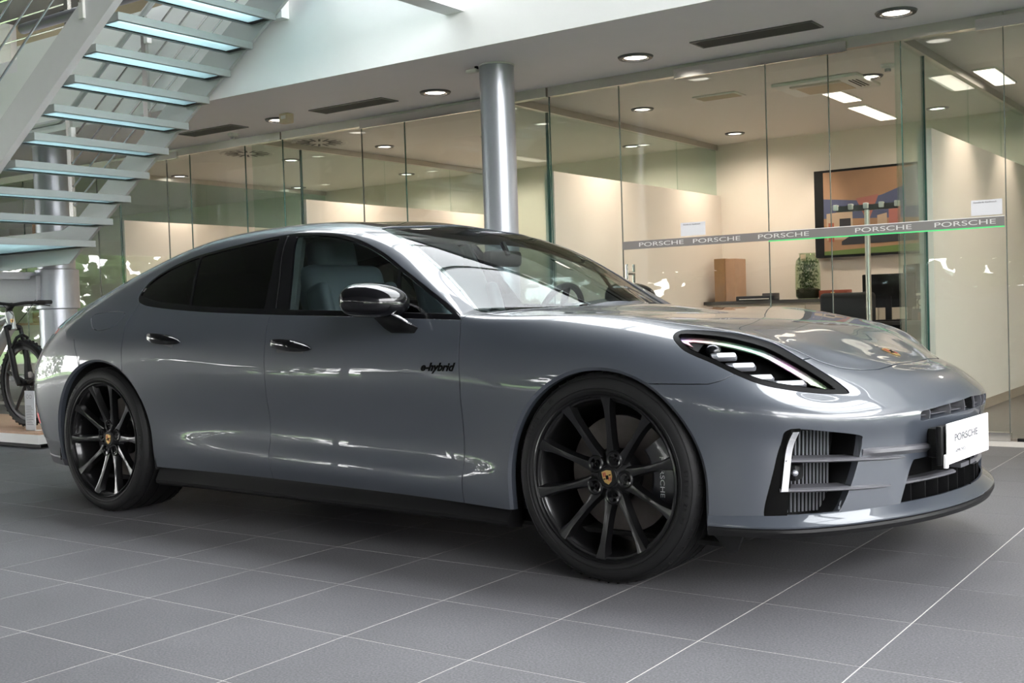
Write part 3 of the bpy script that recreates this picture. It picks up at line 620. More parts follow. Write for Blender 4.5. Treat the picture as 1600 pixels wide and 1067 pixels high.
# ======================= OFFICE FURNITURE =======================
def office():
    c = tag(empty('office_counter', (-2.0, 7.38, 0)), 'long pale sideboard with dark top along the back office wall', 'sideboard')
    MB().box(-1.50, 1.55, -.28, .29, .925, .96).build('counter_top', M['counter'], c)
    for k in range(4):
        x = -1.48+k*.757
        bd = MB().box(x, x+.75, -.25, .28, 0, .925).build('cabinet_body', M['cabinet'], c)
        for j in range(2): MB().box(x+.01+j*.37, x+.365+j*.37, -.268, -.25, .06, .90).build('door_panel', M['cabinet'], bd)
    j = tag(empty('plant_jar', (-2.41, 7.36, .96)), 'tall glass jar terrarium full of plants on the dark sideboard', 'jar')
    MB().lathe([(0,0),(.105,0),(.128,.03),(.132,.12),(.13,.34),(.118,.41),(.085,.445),(.082,.47),(.092,.485)], 32).build('glass_jar', M['jar'], j)
    MB().lathe([(0,.006),(.1,.006),(.122,.035),(.124,.10),(.07,.115),(0,.12)], 24).build('soil', M['soil'], j)
    lf = MB(); rnd = random.Random(3)
    for k in range(1100):
        a, r, z = rnd.uniform(0, 2*PI), rnd.uniform(.02, .115), rnd.uniform(.10, .42)
        p = Vector((r*math.cos(a), r*math.sin(a), z)); d = Vector((rnd.uniform(-1,1), rnd.uniform(-1,1), rnd.uniform(-.3,1))).normalized()*.034; s = d.cross(Vector((0,0,1))).normalized()*.008
        if math.hypot(p.x+d.x, p.y+d.y) > .12: d *= -1
        lf.add([p, p+d*.5+s, p+d, p+d*.5-s], [(0,1,2,3)])
    tag(lf.build('moss_leaves', M['leaf'], j), kind='stuff')
    MB().box(-.035, .02, -.105, -.1, .40, .47).build('cork_tag', M['sponge'], j)
    r = tag(empty('wooden_box', (-2.115, 7.36, .96)), 'low red brown wooden box right of the plant jar on the sideboard', 'box')
    MB().rbox((.30,.16,.085), (0,0,.0425), .004).build('body', M['redwood'], r); MB().box(-.02,.02,-.084,-.079,.045,.065).build('clasp', M['gold'], r)
    w = tag(empty('tall_wooden_box', (-3.29, 7.36, .96)), 'tall brown wooden box at the left end of the sideboard', 'box')
    MB().box(-.12,.0,-.16,.16,0,.47).build('side_panel', M['wood'], w); MB().box(.0,.11,-.13,.16,0,.465).build('front_panel', M['lightwood'], w)
    d = tag(empty('desktop_device', (-2.92, 7.22, .96)), 'flat dark blue device on the sideboard beside the tall brown box', 'printer')
    MB().rbox((.42,.2,.05), (0,0,.025), .01).build('body', M['device'], d); MB().box(-.17,.17,-.104,-.1,.012,.02).build('paper_slot', M['chrome'], d); MB().rbox((.12,.19,.03), (.15,0,.06), .006).build('lid', M['sgrey'], d)
    # picture: a generic abstract composition
    p = tag(empty('wall_picture', (-1.84, 7.66, 1.86)), 'large abstract picture in sand, blue, pink and orange on the office wall', 'picture')
    MB().box(-.57,.57,-.05,.02,-.465,.465).build('canvas_frame', M['satin'], p)
    cols = {'sand': (.33,.19,.11), 'blue': (.07,.085,.17), 'pink': (.36,.13,.11), 'cream': (.45,.34,.25), 'dark': (.02,.022,.03), 'rust': (.34,.10,.06), 'grey': (.22,.22,.25), 'moss': (.10,.17,.04)}
    def patch(nm, pts): 
        m = bpy.data.materials.get('picture_'+nm) or mat('picture_'+nm, cols[nm], .6, noise=.15, nscale=6)
        patch.k += 1
        MB().prism(pts, 'y', -.0505-patch.k*.0004, -.05).build('picture_patch', m, p)
    patch.k = 0
    patch('sand', [(-.47,-.44),(.55,-.44),(.55,.44),(-.47,.44)])
    patch('blue', [(-.47,.16),(-.1,.12),(.15,.16),(.55,.30),(.55,-.10),(-.47,-.05)])
    patch('pink', [(-.12,.14),(.12,.17),(.02,-.08),(-.02,-.08)]); patch('cream', [(-.44,.0),(-.16,.02),(-.16,-.28),(-.44,-.28)])
    patch('dark', [(-.30,-.06),(-.18,-.06),(-.18,-.18),(-.30,-.18)]); patch('pink', [(.22,.02),(.34,.05),(.34,-.25),(.22,-.25)]); patch('cream', [(.1,-.05),(.2,-.03),(.2,-.25),(.1,-.25)])
    patch('grey', [(.38,.42),(.55,.44),(.55,.02),(.40,.02)]); patch('rust', [(-.42,-.1),(-.36,-.1),(-.36,-.3),(-.42,-.3)])
    patch('dark', [(-.28,-.30),(-.1,-.20),(.25,-.18),(.5,-.24),(.52,-.33),(-.28,-.34)]); patch('moss', [(-.47,-.40),(.55,-.36),(.55,-.44),(-.47,-.44)])
    dk = tag(empty('office_desk', (-.95, 6.05, 0)), 'dark office desk with black monitors on it', 'desk')
    MB().box(-.55,.55,-.42,.42,.71,.74).build('desktop', M['counter'], dk)
    for x in (-.5,.5):
        for y in (-.37,.37): MB().box(x-.025,x+.025,y-.025,y+.025,0,.71).build('leg', M['satin'], dk)
    MB().box(-.5,.5,-.35,-.33,.25,.71).build('modesty_panel', M['satin'], dk)
    def monitor(x, y, w, h, z, rz, label):
        m = tag(empty('monitor', (x, y, .74), rz), label, 'monitor')
        MB().rbox((w,.035,h), (0,0,z+h/2), .008).build('screen_housing', M['satin'], m)
        MB().box(-w/2+.01,w/2-.01,.0176,.019,z+.012,z+h-.012).build('screen', M['black'], m)
        MB().box(-.025,.025,-.04,-.01,.01,z+.1).build('stand', M['satin'], m); MB().rbox((.22,.18,.012), (0,-.02,.006), .004).build('foot', M['satin'], m)
    monitor(-1.12, 5.9, .46, .30, .12, .05, 'wide black monitor seen from behind on the office desk'); monitor(-.98, 6.12, .36, .26, .24, -.95, 'tall turned black monitor behind the wide one on the desk')
    t = tag(empty('pen_pot', (-.90, 5.98, .74)), 'dark pen pot with scissors on the office desk', 'pen pot')
    MB().lathe([(0,0),(.045,0),(.045,.10),(.041,.10),(.041,.01),(0,.01)], 20).build('pot', M['sgrey'], t)
    for s in (-1,1):
        MB().tube([(s*.028+.022*math.cos(a), 0, .16+.03*math.sin(a)) for a in [2*PI*k/12 for k in range(12)]], .005, 6, closed=True).build('scissor_handle', M['satin'], t)
        MB().tube([(s*.02,0,.135),(0,0,.06)], .005, 6).build('scissor_blade', M['stainless'], t)
    MB().rbox((.16,.12,.07), (0,0,.035), .01).build('red_holder', M['redwood'], tag(empty('desk_holder', (-.78, 5.9, .74)), 'small dark red holder beside the pen pot on the desk', 'holder'))
    ch = tag(empty('office_chair', (-1.20, 5.25, 0)), 'black office chair in front of the desk in the glass office', 'chair')
    MB().rbox((.50,.48,.08), (0,.05,.46), .035).build('seat', M['fabric'], ch)
    MB().rbox((.46,.07,.52), (0,-.22,.74), .033, 3).build('backrest', M['fabric'], ch)
    MB().box(-.03,.03,-.2,-.16,.4,.6).build('back_support', M['satin'], ch); MB().lathe([(.028,.08),(.028,.44)], 16).build('gas_column', M['satin'], ch)
    for k in range(5):
        a = 2*PI*k/5+.2; l = MB().tube([(0,0,.10),(.30*math.cos(a),.30*math.sin(a),.065)], [.028,.018], 8).build('base_leg', M['satin'], ch)
        MB().ball((.30*math.cos(a),.30*math.sin(a),.028), .028,.028,.028, 10, 8).build('castor', M['satin'], l)
    for s in (-1,1): MB().tube([(s*.25,.02,.47),(s*.29,.02,.60),(s*.29,.22,.66),(s*.29,-.08,.66)], .018, 8).build('armrest', M['satin'], ch)
    cs = tag(empty('coat_stand', (-.885, 4.6, 0)), 'slim steel coat stand with a crossbar of white pegs in the office', 'coat stand')
    MB().lathe([(0,0),(.17,0),(.17,.012),(.03,.02),(.021,.03),(.021,1.64),(0,1.64)], 24).build('pole', M['steel'], cs)
    cb = MB().box(-.24,.24,-.012,.012,1.635,1.68).build('crossbar', M['grille'], cs)
    for k in range(5): MB().rbox((.035,.05,.045), (-.24+k*.12,-.02,1.67), .006).build('peg', M['whiteplastic'], cb)
    # far left office
    s = tag(empty('low_cabinet', (-15.0, 6.6, 0)), 'pale low cabinet with light wood top at the far left', 'cabinet')
    MB().box(-1.4,.55,-.25,.3,0,.93).build('body', M['cabinet'], s); MB().box(-1.42,.57,-.27,.32,.93,.97).build('wooden_top', M['lightwood'], s); MB().box(-1.4,.55,-.255,-.25,0,.12).build('plinth', M['satin'], s)
    m = tag(empty('mug', (-15.27, 6.5, .97)), 'terracotta pink mug on the pale low cabinet at far left', 'mug')
    MB().lathe([(0,0),(.08,0),(.09,.02),(.09,.17),(.082,.17),(.082,.02),(0,.015)], 24).build('cup', M['terracotta'], m); MB().tube([(.085,0,.14),(.13,0,.12),(.13,0,.06),(.085,0,.04)], .01, 8).build('cup_handle', M['terracotta'], m)
    g = tag(empty('green_sign', (-16.3, 7.66, 1.86)), 'dark green sign board on the wall behind the thick column', 'sign')
    MB().box(-.3,.3,-.03,.01,-.12,.12).build('board', mat('green_board', (.10,.17,.07), .6, noise=.2, nscale=9), g); MB().box(-.2,.24,-.034,-.03,-.02,.05).build('dark_print', M['ink'], g)
    o = tag(empty('hanging_ornament', (-14.47, 6.0, 2.30)), 'orange ornament hanging on a string at far left', 'ornament')
    MB().tube([(0,0,.25),(0,0,.44)], .006, 6).build('string', M['whiteplastic'], o); MB().rbox((.14,.05,.26), (.03,0,.12), .02).build('pendant', M['orange'], o)
office()
# ======================= CAR =======================
PHI = 0.03557
CAR = tag(empty('car', (0, 0, 0), -PHI), 'slate grey glossy four door sports saloon with black wheels on the tiled floor', 'car')
# ---------- master body surface (half, y = distance from centre line) ----------
def _rows():
    sd=lambda ys,zs:[(x,y,z) for x,y,z in zip((-2.95,-2.55,-2.1,-1.7,-1.2,-.68),ys,zs)]
    R=[]
    R.append([(-4.02,0,.24),(-3.98,.38,.24),(-3.86,.64,.24),(-3.63,.84,.245),(-3.33,.935,.25)]+sd((.95,.93,.912,.91,.91,.917),(.25,.248,.246,.243,.236,.226))
      +[(-.40,.935,.22),(0,.95,.22),(.25,.95,.225),(.42,.935,.23),(.57,.885,.235),(.70,.765,.24),(.815,.575,.24),(.905,.32,.24),(.945,0,.24)])
    R.append([(-4.06,0,.36),(-4.02,.385,.36),(-3.90,.65,.36),(-3.66,.86,.36),(-3.35,.945,.355)]+sd((.96,.94,.926,.927,.928,.93),(.35,.35,.345,.335,.318,.31))
      +[(-.40,.943,.32),(0,.957,.33),(.25,.953,.335),(.42,.935,.335),(.57,.88,.335),(.70,.762,.335),(.815,.573,.335),(.905,.32,.335),(.945,0,.335)])
    R.append([(-4.09,0,.45),(-4.05,.39,.45),(-3.93,.655,.45),(-3.69,.868,.45),(-3.35,.952,.45)]+sd((.962,.943,.913,.908,.908,.914),(.44,.44,.425,.415,.40,.39))
      +[(-.40,.942,.40),(0,.96,.42),(.25,.953,.43),(.42,.933,.43),(.57,.878,.43),(.70,.76,.43),(.815,.572,.43),(.905,.32,.43),(.945,0,.43)])
    R.append([(-4.10,0,.57),(-4.06,.39,.57),(-3.94,.66,.57),(-3.70,.875,.57),(-3.35,.957,.57)]+sd((.967,.95,.925,.92,.92,.926),(.57,.57,.57,.565,.56,.56))
      +[(-.40,.945,.56),(0,.962,.57),(.25,.957,.555),(.42,.937,.54),(.575,.88,.525),(.705,.763,.51),(.82,.575,.505),(.91,.32,.505),(.95,0,.51)])
    R.append([(-4.09,0,.70),(-4.05,.39,.70),(-3.93,.655,.70),(-3.69,.872,.70),(-3.35,.957,.71)]+sd((.967,.955,.94,.937,.937,.94),(.72,.715,.705,.70,.70,.70))
      +[(-.40,.948,.70),(0,.96,.70),(.25,.957,.665),(.42,.94,.63),(.58,.888,.603),(.715,.768,.58),(.83,.575,.567),(.92,.32,.57),(.955,0,.578)])
    R.append([(-4.06,0,.83),(-4.01,.38,.83),(-3.88,.635,.83),(-3.65,.835,.83),(-3.35,.925,.86)]+sd((.94,.935,.92,.915,.915,.917),(.865,.86,.848,.84,.83,.82))
      +[(-.40,.92,.82),(0,.925,.82),(.245,.91,.775),(.41,.885,.728),(.535,.825,.69),(.655,.70,.652),(.79,.53,.632),(.885,.30,.622),(.925,0,.625)])
    R.append([(-4.03,0,.94),(-3.97,.355,.94),(-3.82,.60,.935),(-3.62,.765,.93),(-3.35,.805,.985)]+sd((.825,.845,.862,.868,.87,.87),(1.01,1.0,.972,.953,.935,.915))
      +[(-.40,.855,.915),(0,.80,.905),(.25,.775,.858),(.41,.715,.831),(.53,.655,.788),(.64,.565,.720),(.735,.445,.69),(.815,.265,.683),(.86,0,.675)])
    R.append([(-4.02,0,.95),(-3.955,.33,.955),(-3.81,.56,.955),(-3.62,.71,.97),(-3.35,.745,1.03),(-2.95,.75,1.10),(-2.55,.775,1.115),(-2.1,.79,1.10),(-1.7,.795,1.08),(-1.2,.80,1.07),(-.685,.855,.93),
      (-.40,.80,.925),(0,.66,.912),(.25,.63,.872),(.415,.585,.836),(.53,.54,.795),(.63,.46,.743),(.705,.36,.717),(.77,.215,.704),(.825,0,.688)])
    R.append([(-4.015,0,.955),(-3.95,.29,.965),(-3.81,.50,.97),(-3.63,.65,1.0),(-3.35,.69,1.07),(-2.95,.68,1.175),(-2.55,.70,1.22),(-2.1,.71,1.235),(-1.7,.72,1.21),(-1.2,.735,1.175),(-.69,.835,.937),
      (-.41,.69,.93),(0,.50,.908),(.25,.50,.874),(.42,.48,.835),(.535,.44,.797),(.635,.38,.754),(.70,.29,.729),(.757,.16,.71),(.81,0,.693)])
    R.append([(-4.01,0,.958),(-3.95,.25,.97),(-3.82,.43,.985),(-3.66,.57,1.01),(-3.35,.60,1.118),(-2.95,.60,1.233),(-2.55,.615,1.307),(-2.1,.615,1.342),(-1.68,.62,1.332),(-1.2,.68,1.228),(-.70,.785,.947),
      (-.43,.56,.936),(0,.34,.906),(.25,.34,.875),(.43,.32,.835),(.545,.295,.793),(.645,.25,.753),(.70,.19,.731),(.75,.11,.712),(.80,0,.698)])
    R.append([(-4.0,0,.962),(-3.955,.14,.98),(-3.86,.24,1.005),(-3.72,.32,1.055),(-3.37,.34,1.175),(-2.97,.34,1.295),(-2.55,.34,1.366),(-2.06,.34,1.390),(-1.58,.34,1.372),(-1.09,.38,1.248),(-.58,.42,.955),
      (-.32,.28,.94),(0,.17,.906),(.25,.17,.876),(.435,.16,.835),(.55,.15,.792),(.65,.125,.753),(.705,.095,.731),(.745,.05,.713),(.79,0,.701)])
    R.append([(-3.99,0,.967),(-3.96,0,.985),(-3.88,0,1.015),(-3.74,0,1.07),(-3.4,0,1.19),(-3.0,0,1.31),(-2.55,0,1.381),(-2.03,0,1.403),(-1.50,0,1.379),(-1.03,0,1.252),(-.43,0,.958),
      (-.22,0,.94),(0,0,.906),(.25,0,.877),(.44,0,.835),(.56,0,.792),(.655,0,.752),(.705,0,.730),(.745,0,.713),(.78,0,.704)])
    return np.array(R,float)
NSEG=[24,24,24,28,40,40,44,40,48,52,28,40,26,18,18,22,22,26,30]   # per column interval
NROW=[8,10,12,14,14,14,16,14,14,18,18]
BRK=10; BROWS=range(7,12)
def spl(P,ns,t=None):
    # C2 cubic through points P (n,...,3) along axis 0 by chord length; ns = samples per interval
    P=np.asarray(P,float);n=len(P)
    h=np.linalg.norm(np.diff(P,axis=0),axis=-1)        # (n-1, m)
    h=np.maximum(h**.75,1e-4)
    m=P.shape[1]
    # natural second derivatives, solved per column m
    M=np.zeros_like(P)
    if n>2:
        a=h[:-1];b=2*(h[:-1]+h[1:]);c=h[1:].copy()
        d=6*((P[2:]-P[1:-1])/h[1:,:,None]-(P[1:-1]-P[:-2])/h[:-1,:,None])
        k=n-2;cp=np.zeros((k,m));dp=np.zeros((k,m,3))
        cp[0]=c[0]/b[0];dp[0]=d[0]/b[0][:,None]
        for i in range(1,k):
            w=b[i]-a[i]*cp[i-1]
            cp[i]=c[i]/w;dp[i]=(d[i]-a[i][:,None]*dp[i-1])/w[:,None]
        M[k]=dp[k-1]
        for i in range(k-2,-1,-1): M[i+1]=dp[i]-cp[i][:,None]*M[i+2]
    out=[]
    for i in range(n-1):
        u=np.arange(ns[i])/ns[i]
        H=h[i][None,:,None];u=u[:,None,None]
        A=1-u;B=u
        out.append(A*P[i]+B*P[i+1]+((A**3-A)*M[i]+(B**3-B)*M[i+1])*H*H/6)
    out.append(P[-1][None])
    return np.concatenate(out)
FLIP=np.array([1,-1,1.])
def grid():
    R=_rows()                       # (12,20,3)
    nr,nc=R.shape[:2]
    C=[]
    def mir(P,a,b):
        Q=P
        if a: Q=np.concatenate([P[2:0:-1]*FLIP,Q])
        if b: Q=np.concatenate([Q,P[-2:-4:-1]*FLIP])
        return Q
    for r in range(nr):
        P=R[r][:,None,:]
        if r in BROWS:
            A=spl(mir(P[:BRK+1],1,0),[1,1]+NSEG[:BRK])[2:]
            B=spl(mir(P[BRK:],0,1),NSEG[BRK:]+[1,1])[:-2]
            D=np.concatenate([A,B[1:]])
        else:
            D=spl(mir(P,1,1),[1,1]+NSEG+[1,1])[2:-2]
        C.append(D[:,0])
    C=np.array(C)                   # (12,Nu,3)
    G=spl(np.concatenate([C,C[-2:-4:-1]*FLIP]),NROW+[1,1])[:-2]   # (Nt,Nu,3)
    s=np.concatenate([np.arange(k)/k+i for i,k in enumerate(NSEG)]+[[len(NSEG)]])
    t=np.concatenate([np.arange(k)/k+i for i,k in enumerate(NROW)]+[[len(NROW)]])
    G[...,1]=np.maximum(G[...,1],0)
    dt=np.gradient(G,axis=0);ds=np.gradient(G,axis=1)
    N=np.cross(ds,dt); N/=np.linalg.norm(N,axis=-1,keepdims=True)+1e-12
    return G,N,s,t

GG, GN, Gs, Gt = grid()
GN = -GN                                   # outward on the +y half
_nt, _nu = GG.shape[:2]
_S, _T = np.meshgrid(Gs, Gt)
V0 = np.concatenate([GG.reshape(-1, 3), GN.reshape(-1, 3), _S.reshape(-1, 1), _T.reshape(-1, 1)], 1)
_i = np.arange(_nt*_nu).reshape(_nt, _nu)
Q0 = np.stack([_i[:-1, :-1], _i[1:, :-1], _i[1:, 1:], _i[:-1, 1:]], -1).reshape(-1, 4)     # outward for +y half
T0 = np.zeros((0, 3), int)
BODY = (V0, Q0, T0)
def compact(P):
    V, Q, T = P; u = np.unique(np.concatenate([Q.ravel(), T.ravel()])); mp = np.full(len(V), -1); mp[u] = np.arange(len(u))
    return V[u], mp[Q], mp[T]
def clip(P, d):
    # keep the part of the mesh where the vertex field d >= 0
    V, Q, T = P; d = np.where(np.abs(d) < 1e-6, 1e-6, d); ins = d > 0
    qc = ins[Q].sum(1); keepQ = Q[qc == 4]; cut = Q[(qc > 0) & (qc < 4)]
    tc = ins[T].sum(1); keepT = T[tc == 3]
    ct = np.concatenate([cut[:, [0, 1, 2]], cut[:, [0, 2, 3]], T[(tc > 0) & (tc < 3)]])
    tn = ins[ct].sum(1) if len(ct) else np.zeros(0)
    whole = ct[tn == 3]; ct = ct[(tn > 0) & (tn < 3)]
    new = []; cache = {}; n0 = len(V); out = []
    def mid(a, b):
        k = (a, b) if a < b else (b, a)
        if k not in cache:
            w = d[k[0]]/(d[k[0]]-d[k[1]]); cache[k] = n0+len(new); new.append(V[k[0]]*(1-w)+V[k[1]]*w)
        return cache[k]
    for t in ct:
        a, b, c = (int(x) for x in t); s = (ins[a], ins[b], ins[c])
        while not (s[0] and not s[2]) : a, b, c = b, c, a; s = (ins[a], ins[b], ins[c])
        if s[1]: m1, m2 = mid(b, c), mid(a, c); out += [(a, b, m1), (a, m1, m2)]
        else: out += [(a, mid(a, b), mid(a, c))]
    V2 = np.concatenate([V, np.array(new).reshape(-1, V.shape[1])]) if new else V
    T2 = np.concatenate([keepT, whole, np.array(out, int).reshape(-1, 3)]) if out else np.concatenate([keepT, whole])
    return compact((V2, keepQ, T2))
def sdf(p, poly):
    # signed distance (inside > 0) of points to a closed polygon
    poly = np.array(poly, float); a = poly; b = np.roll(poly, -1, 0); best = np.full(len(p), 1e9); ins = np.zeros(len(p), bool)
    for i in range(len(a)):
        e = b[i]-a[i]; w = p-a[i]; t = np.clip((w@e)/(e@e+1e-12), 0, 1); best = np.minimum(best, np.linalg.norm(w-t[:, None]*e, axis=1))
        c = (a[i, 1] <= p[:, 1]) != (b[i, 1] <= p[:, 1])
        with np.errstate(divide='ignore', invalid='ignore'): x = a[i, 0]+(p[:, 1]-a[i, 1])/(b[i, 1]-a[i, 1]+1e-15)*e[0]
        ins ^= c & (p[:, 0] < x)
    return np.where(ins, best, -best)
def smooth_poly(poly, n=6, keep=()):
    # closed Catmull-Rom through the points; indices in keep stay sharp corners
    P = np.array(poly, float); m = len(P); out = []
    for i in range(m):
        p0, p1, p2, p3 = P[i-1], P[i], P[(i+1) % m], P[(i+2) % m]
        if i in keep: p0 = 2*p1-p2
        if (i+1) % m in keep: p3 = 2*p2-p1
        for k in range(n):
            t = k/n; out.append(.5*((2*p1)+(-p0+p2)*t+(2*p0-5*p1+4*p2-p3)*t*t+(-p0+3*p1-3*p2+p3)*t**3))
    return np.array(out)
XZ = lambda P: P[0][:, [0, 2]]
YZ = lambda P: P[0][:, [1, 2]]
XY = lambda P: P[0][:, [0, 1]]
S_ = lambda P: P[0][:, 6]
T_ = lambda P: P[0][:, 7]
def edges_once(Q, T):
    E = np.concatenate([Q[:, [0, 1]], Q[:, [1, 2]], Q[:, [2, 3]], Q[:, [3, 0]], T[:, [0, 1]], T[:, [1, 2]], T[:, [2, 0]]])
    k = np.sort(E, 1); u, inv, cnt = np.unique(k[:, 0]*10_000_000+k[:, 1], return_inverse=True, return_counts=True)
    return E[cnt[inv] == 1]
def geo(P, thick=.014, offset=0., chamfer=.0011, seam=True, face=True):
    # lifts a clipped patch to a solid-edged panel: returns verts, faces, normals (for the +y half)
    V, Q, T = P; pos = V[:, :3]+V[:, 3:6]*offset; nor = V[:, 3:6]/(np.linalg.norm(V[:, 3:6], axis=1, keepdims=True)+1e-9)
    verts = [pos]; norms = [nor]; faces = ([tuple(q) for q in Q.tolist()]+[tuple(t) for t in T.tolist()]) if face else []
    if thick:
        E = edges_once(Q, T)
        if seam: E = E[~((pos[E[:, 0], 1] < 1e-4) & (pos[E[:, 1], 1] < 1e-4))]
        b = np.unique(E); mp = np.full(len(pos), -1); mp[b] = np.arange(len(b)); out = np.zeros_like(pos)
        ed = pos[E[:, 1]]-pos[E[:, 0]]; ed /= np.linalg.norm(ed, axis=1, keepdims=True)+1e-9
        o = np.cross(ed, nor[E[:, 0]]); np.add.at(out, E[:, 0], o); np.add.at(out, E[:, 1], o)
        ob = out[b]; ob /= np.linalg.norm(ob, axis=1, keepdims=True)+1e-9; nb = nor[b]
        r1 = pos[b]+ob*chamfer-nb*chamfer; r2 = r1-nb*thick; n0 = len(pos); k = len(b)
        verts += [r1, r1, r2]; nm = nb+ob; nm /= np.linalg.norm(nm, axis=1, keepdims=True); norms += [nm, ob, ob]
        A = mp[E[:, 0]]; B = mp[E[:, 1]]
        for a, c, i, j in zip(E[:, 0].tolist(), E[:, 1].tolist(), A.tolist(), B.tolist()):
            faces.append((c, a, n0+i, n0+j)); faces.append((n0+k+j, n0+k+i, n0+2*k+i, n0+2*k+j))
    return np.concatenate(verts), faces, np.concatenate(norms)
def mk(name, v, f, n, m, parent):
    me = bpy.data.meshes.new(name); me.from_pydata(v.tolist(), [], f); me.polygons.foreach_set('use_smooth', [True]*len(f)); me.materials.append(m)
    me.normals_split_custom_set_from_vertices(n.tolist()); return place(me, name, parent)
FL = np.array([1, -1, 1.])
def panel(name, P, m, parent=CAR, both='pair', **k):
    v, f, n = geo(P, **k); fr = [q[::-1] for q in f]
    if both == 'join':
        o = len(v); return mk(name, np.concatenate([v*FL, v]), fr+[tuple(i+o for i in q) for q in f], np.concatenate([n*FL, n]), m, parent)
    r = mk(name, v*FL, fr, n*FL, m, parent)                 # near (right-hand) side first
    l = None
    if both == 'pair': l = mk(name, v, f, n, m, parent)
    return r, l
def recess(name, P, depth, m, parent, both='pair'):
    # open-fronted box behind an opening: back wall and side walls
    v, f, n = geo(P, thick=depth, chamfer=0, seam=False, face=False); v2, f2, n2 = geo(P, thick=0, offset=-depth)
    o = len(v); V = np.concatenate([v, v2]); F = f+[tuple(i+o for i in q) for q in f2]; N = np.concatenate([n, n2])
    a = mk(name, V*FL, [q[::-1] for q in F], N*FL, m, parent)
    b = mk(name, V, F, N, m, parent) if both == 'pair' else None
    return a, b
def line_x(z, pts):
    p = sorted(pts, key=lambda q: q[1]); return np.interp(z, [q[1] for q in p], [q[0] for q in p])
g = .0030
# --- outlines on the body, metres from the front axle (x forward, y half width, z up)
DLO = smooth_poly([(-2.842,1.062),(-2.850,1.108),(-2.808,1.16),(-2.713,1.208),(-2.602,1.240),(-2.477,1.264),(-2.241,1.293),(-2.025,1.315),(-1.89,1.325),(-1.784,1.327),(-1.675,1.321),(-1.564,1.308),(-1.471,1.29),(-1.353,1.257),(-1.208,1.202),(-1.087,1.142),(-.974,1.085),(-.869,1.03),(-.768,.977),(-.687,.932),(-.669,.914),(-.898,.923),(-1.347,.942),(-1.749,.957),(-2.25,.981),(-2.654,1.013),(-2.789,1.035)], 5, keep=(19, 20))
HEAD = smooth_poly([(.227,.838),(.222,.856),(.245,.861),(.309,.856),(.382,.844),(.459,.823),(.518,.798),(.579,.758),(.647,.707),(.699,.67),(.729,.648),(.728,.641),(.661,.649),(.592,.667),(.534,.686),(.464,.717),(.386,.754),(.301,.788),(.261,.811)], 5)
FSH = [(-.669,.914),(-.651,.866),(-.635,.771),(-.626,.687),(-.632,.505),(-.642,.2)]
BSH = [(-1.749,1.0),(-1.761,.925),(-1.743,.83),(-1.730,.7),(-1.735,.6),(-1.743,.43),(-1.728,.2)]
RSH = [(-2.80,1.06),(-2.801,.938),(-2.766,.868),(-2.753,.776),(-2.75,.70),(-2.6,.5),(-2.54,.2)]
RBM = [(-3.44,.96),(-3.365,.908),(-3.19,.865),(-3.125,.768),(-3.11,.70)]
HOOD = [(-.60,.80),(-.49,.795),(-.40,.802),(-.2,.815),(0,.79),(.14,.752),(.27,.690),(.37,.655),(.46,.637),(.54,.606),(.61,.555),(.67,.485),(.715,.41),(.742,.34),(.750,.27),(.752,.0),(.752,-.4),(-.40,-.4),(-.40,0),(-.50,.40),(-.545,.52),(-.585,.68)]
WS = [(-.632,.778),(-.82,.703),(-.90,.680),(-1.02,.655),(-1.2,.608),(-1.3,.577),(-1.375,.553),(-1.385,.52),(-1.385,-.4),(-.445,-.4),(-.445,0),(-.50,.30),(-.555,.52),(-.592,.68)]
ROOF = [(-1.392,.52),(-1.384,.548),(-1.50,.525),(-1.8,.505),(-2.2,.50),(-2.45,.51),(-2.45,-.4),(-1.392,-.4)]
INT = smooth_poly([(.843,.545),(.75,.533),(.645,.513),(.633,.497),(.634,.46),(.655,.39),(.695,.30),(.722,.263),(.745,.256),(.855,.250),(.878,.256),(.886,.285),(.868,.40),(.852,.50)], 4, keep=(9,))
UGR = [(-.4,.589),(0,.590),(.25,.580),(.385,.571),(.398,.566),(.396,.540),(.385,.535),(.25,.541),(0,.545),(-.4,.545)]
LGR = smooth_poly([(-.2,.417),(.1,.417),(.38,.413),(.42,.402),(.452,.34),(.480,.275),(.478,.252),(.455,.243),(.2,.243),(-.2,.243)], 4, keep=(0, 1, 8, 9))
def arch_f(P): p = XZ(P); return np.where(p[:, 1] > .34, .404-np.hypot(p[:, 0]+.008, p[:, 1]-.34), .404-np.abs(p[:, 0]+.008))
def arch_r(P): p = XZ(P); return np.where(p[:, 1] > .36, .403-np.hypot(p[:, 0]+2.957, p[:, 1]-.36), .403-np.abs(p[:, 0]+2.957))
def lower(P): return T_(P) < 6.9
def f_dlo(P): return np.where((T_(P) > 5.3) & (T_(P) < 9.6), sdf(XZ(P), DLO), -1)
def f_hood(P): return np.where(T_(P) > 5.2, sdf(XY(P), HOOD), -1)
def f_ws(P): return np.where((T_(P) > 6.5) & (S_(P) > 7.5) & (S_(P) < 12), sdf(XY(P), WS), -1)
def f_roof(P): return np.where(T_(P) > 8, sdf(XY(P), ROOF), -1)
def f_head(P): return np.where((T_(P) > 4.2) & (T_(P) < 7.5), sdf(XZ(P), HEAD), -1)
def f_int(P): return np.where((S_(P) > 13.5) & (T_(P) < 4.0), sdf(YZ(P), INT), -1)
def f_ugr(P): return np.where((S_(P) > 16) & (T_(P) < 5), sdf(YZ(P), UGR), -1)
def f_lgr(P): return np.where((S_(P) > 16) & (T_(P) < 4), sdf(YZ(P), LGR), -1)
def f_bumper(P):
    x, y, z = P[0][:, 0], P[0][:, 1], P[0][:, 2]
    zl = np.interp(x, [.0, .398, .43, .455, .47, .60, .601], [.690, .690, .699, .715, .73, .755, 2.])
    return np.where(S_(P) > 12, zl-z, -1)
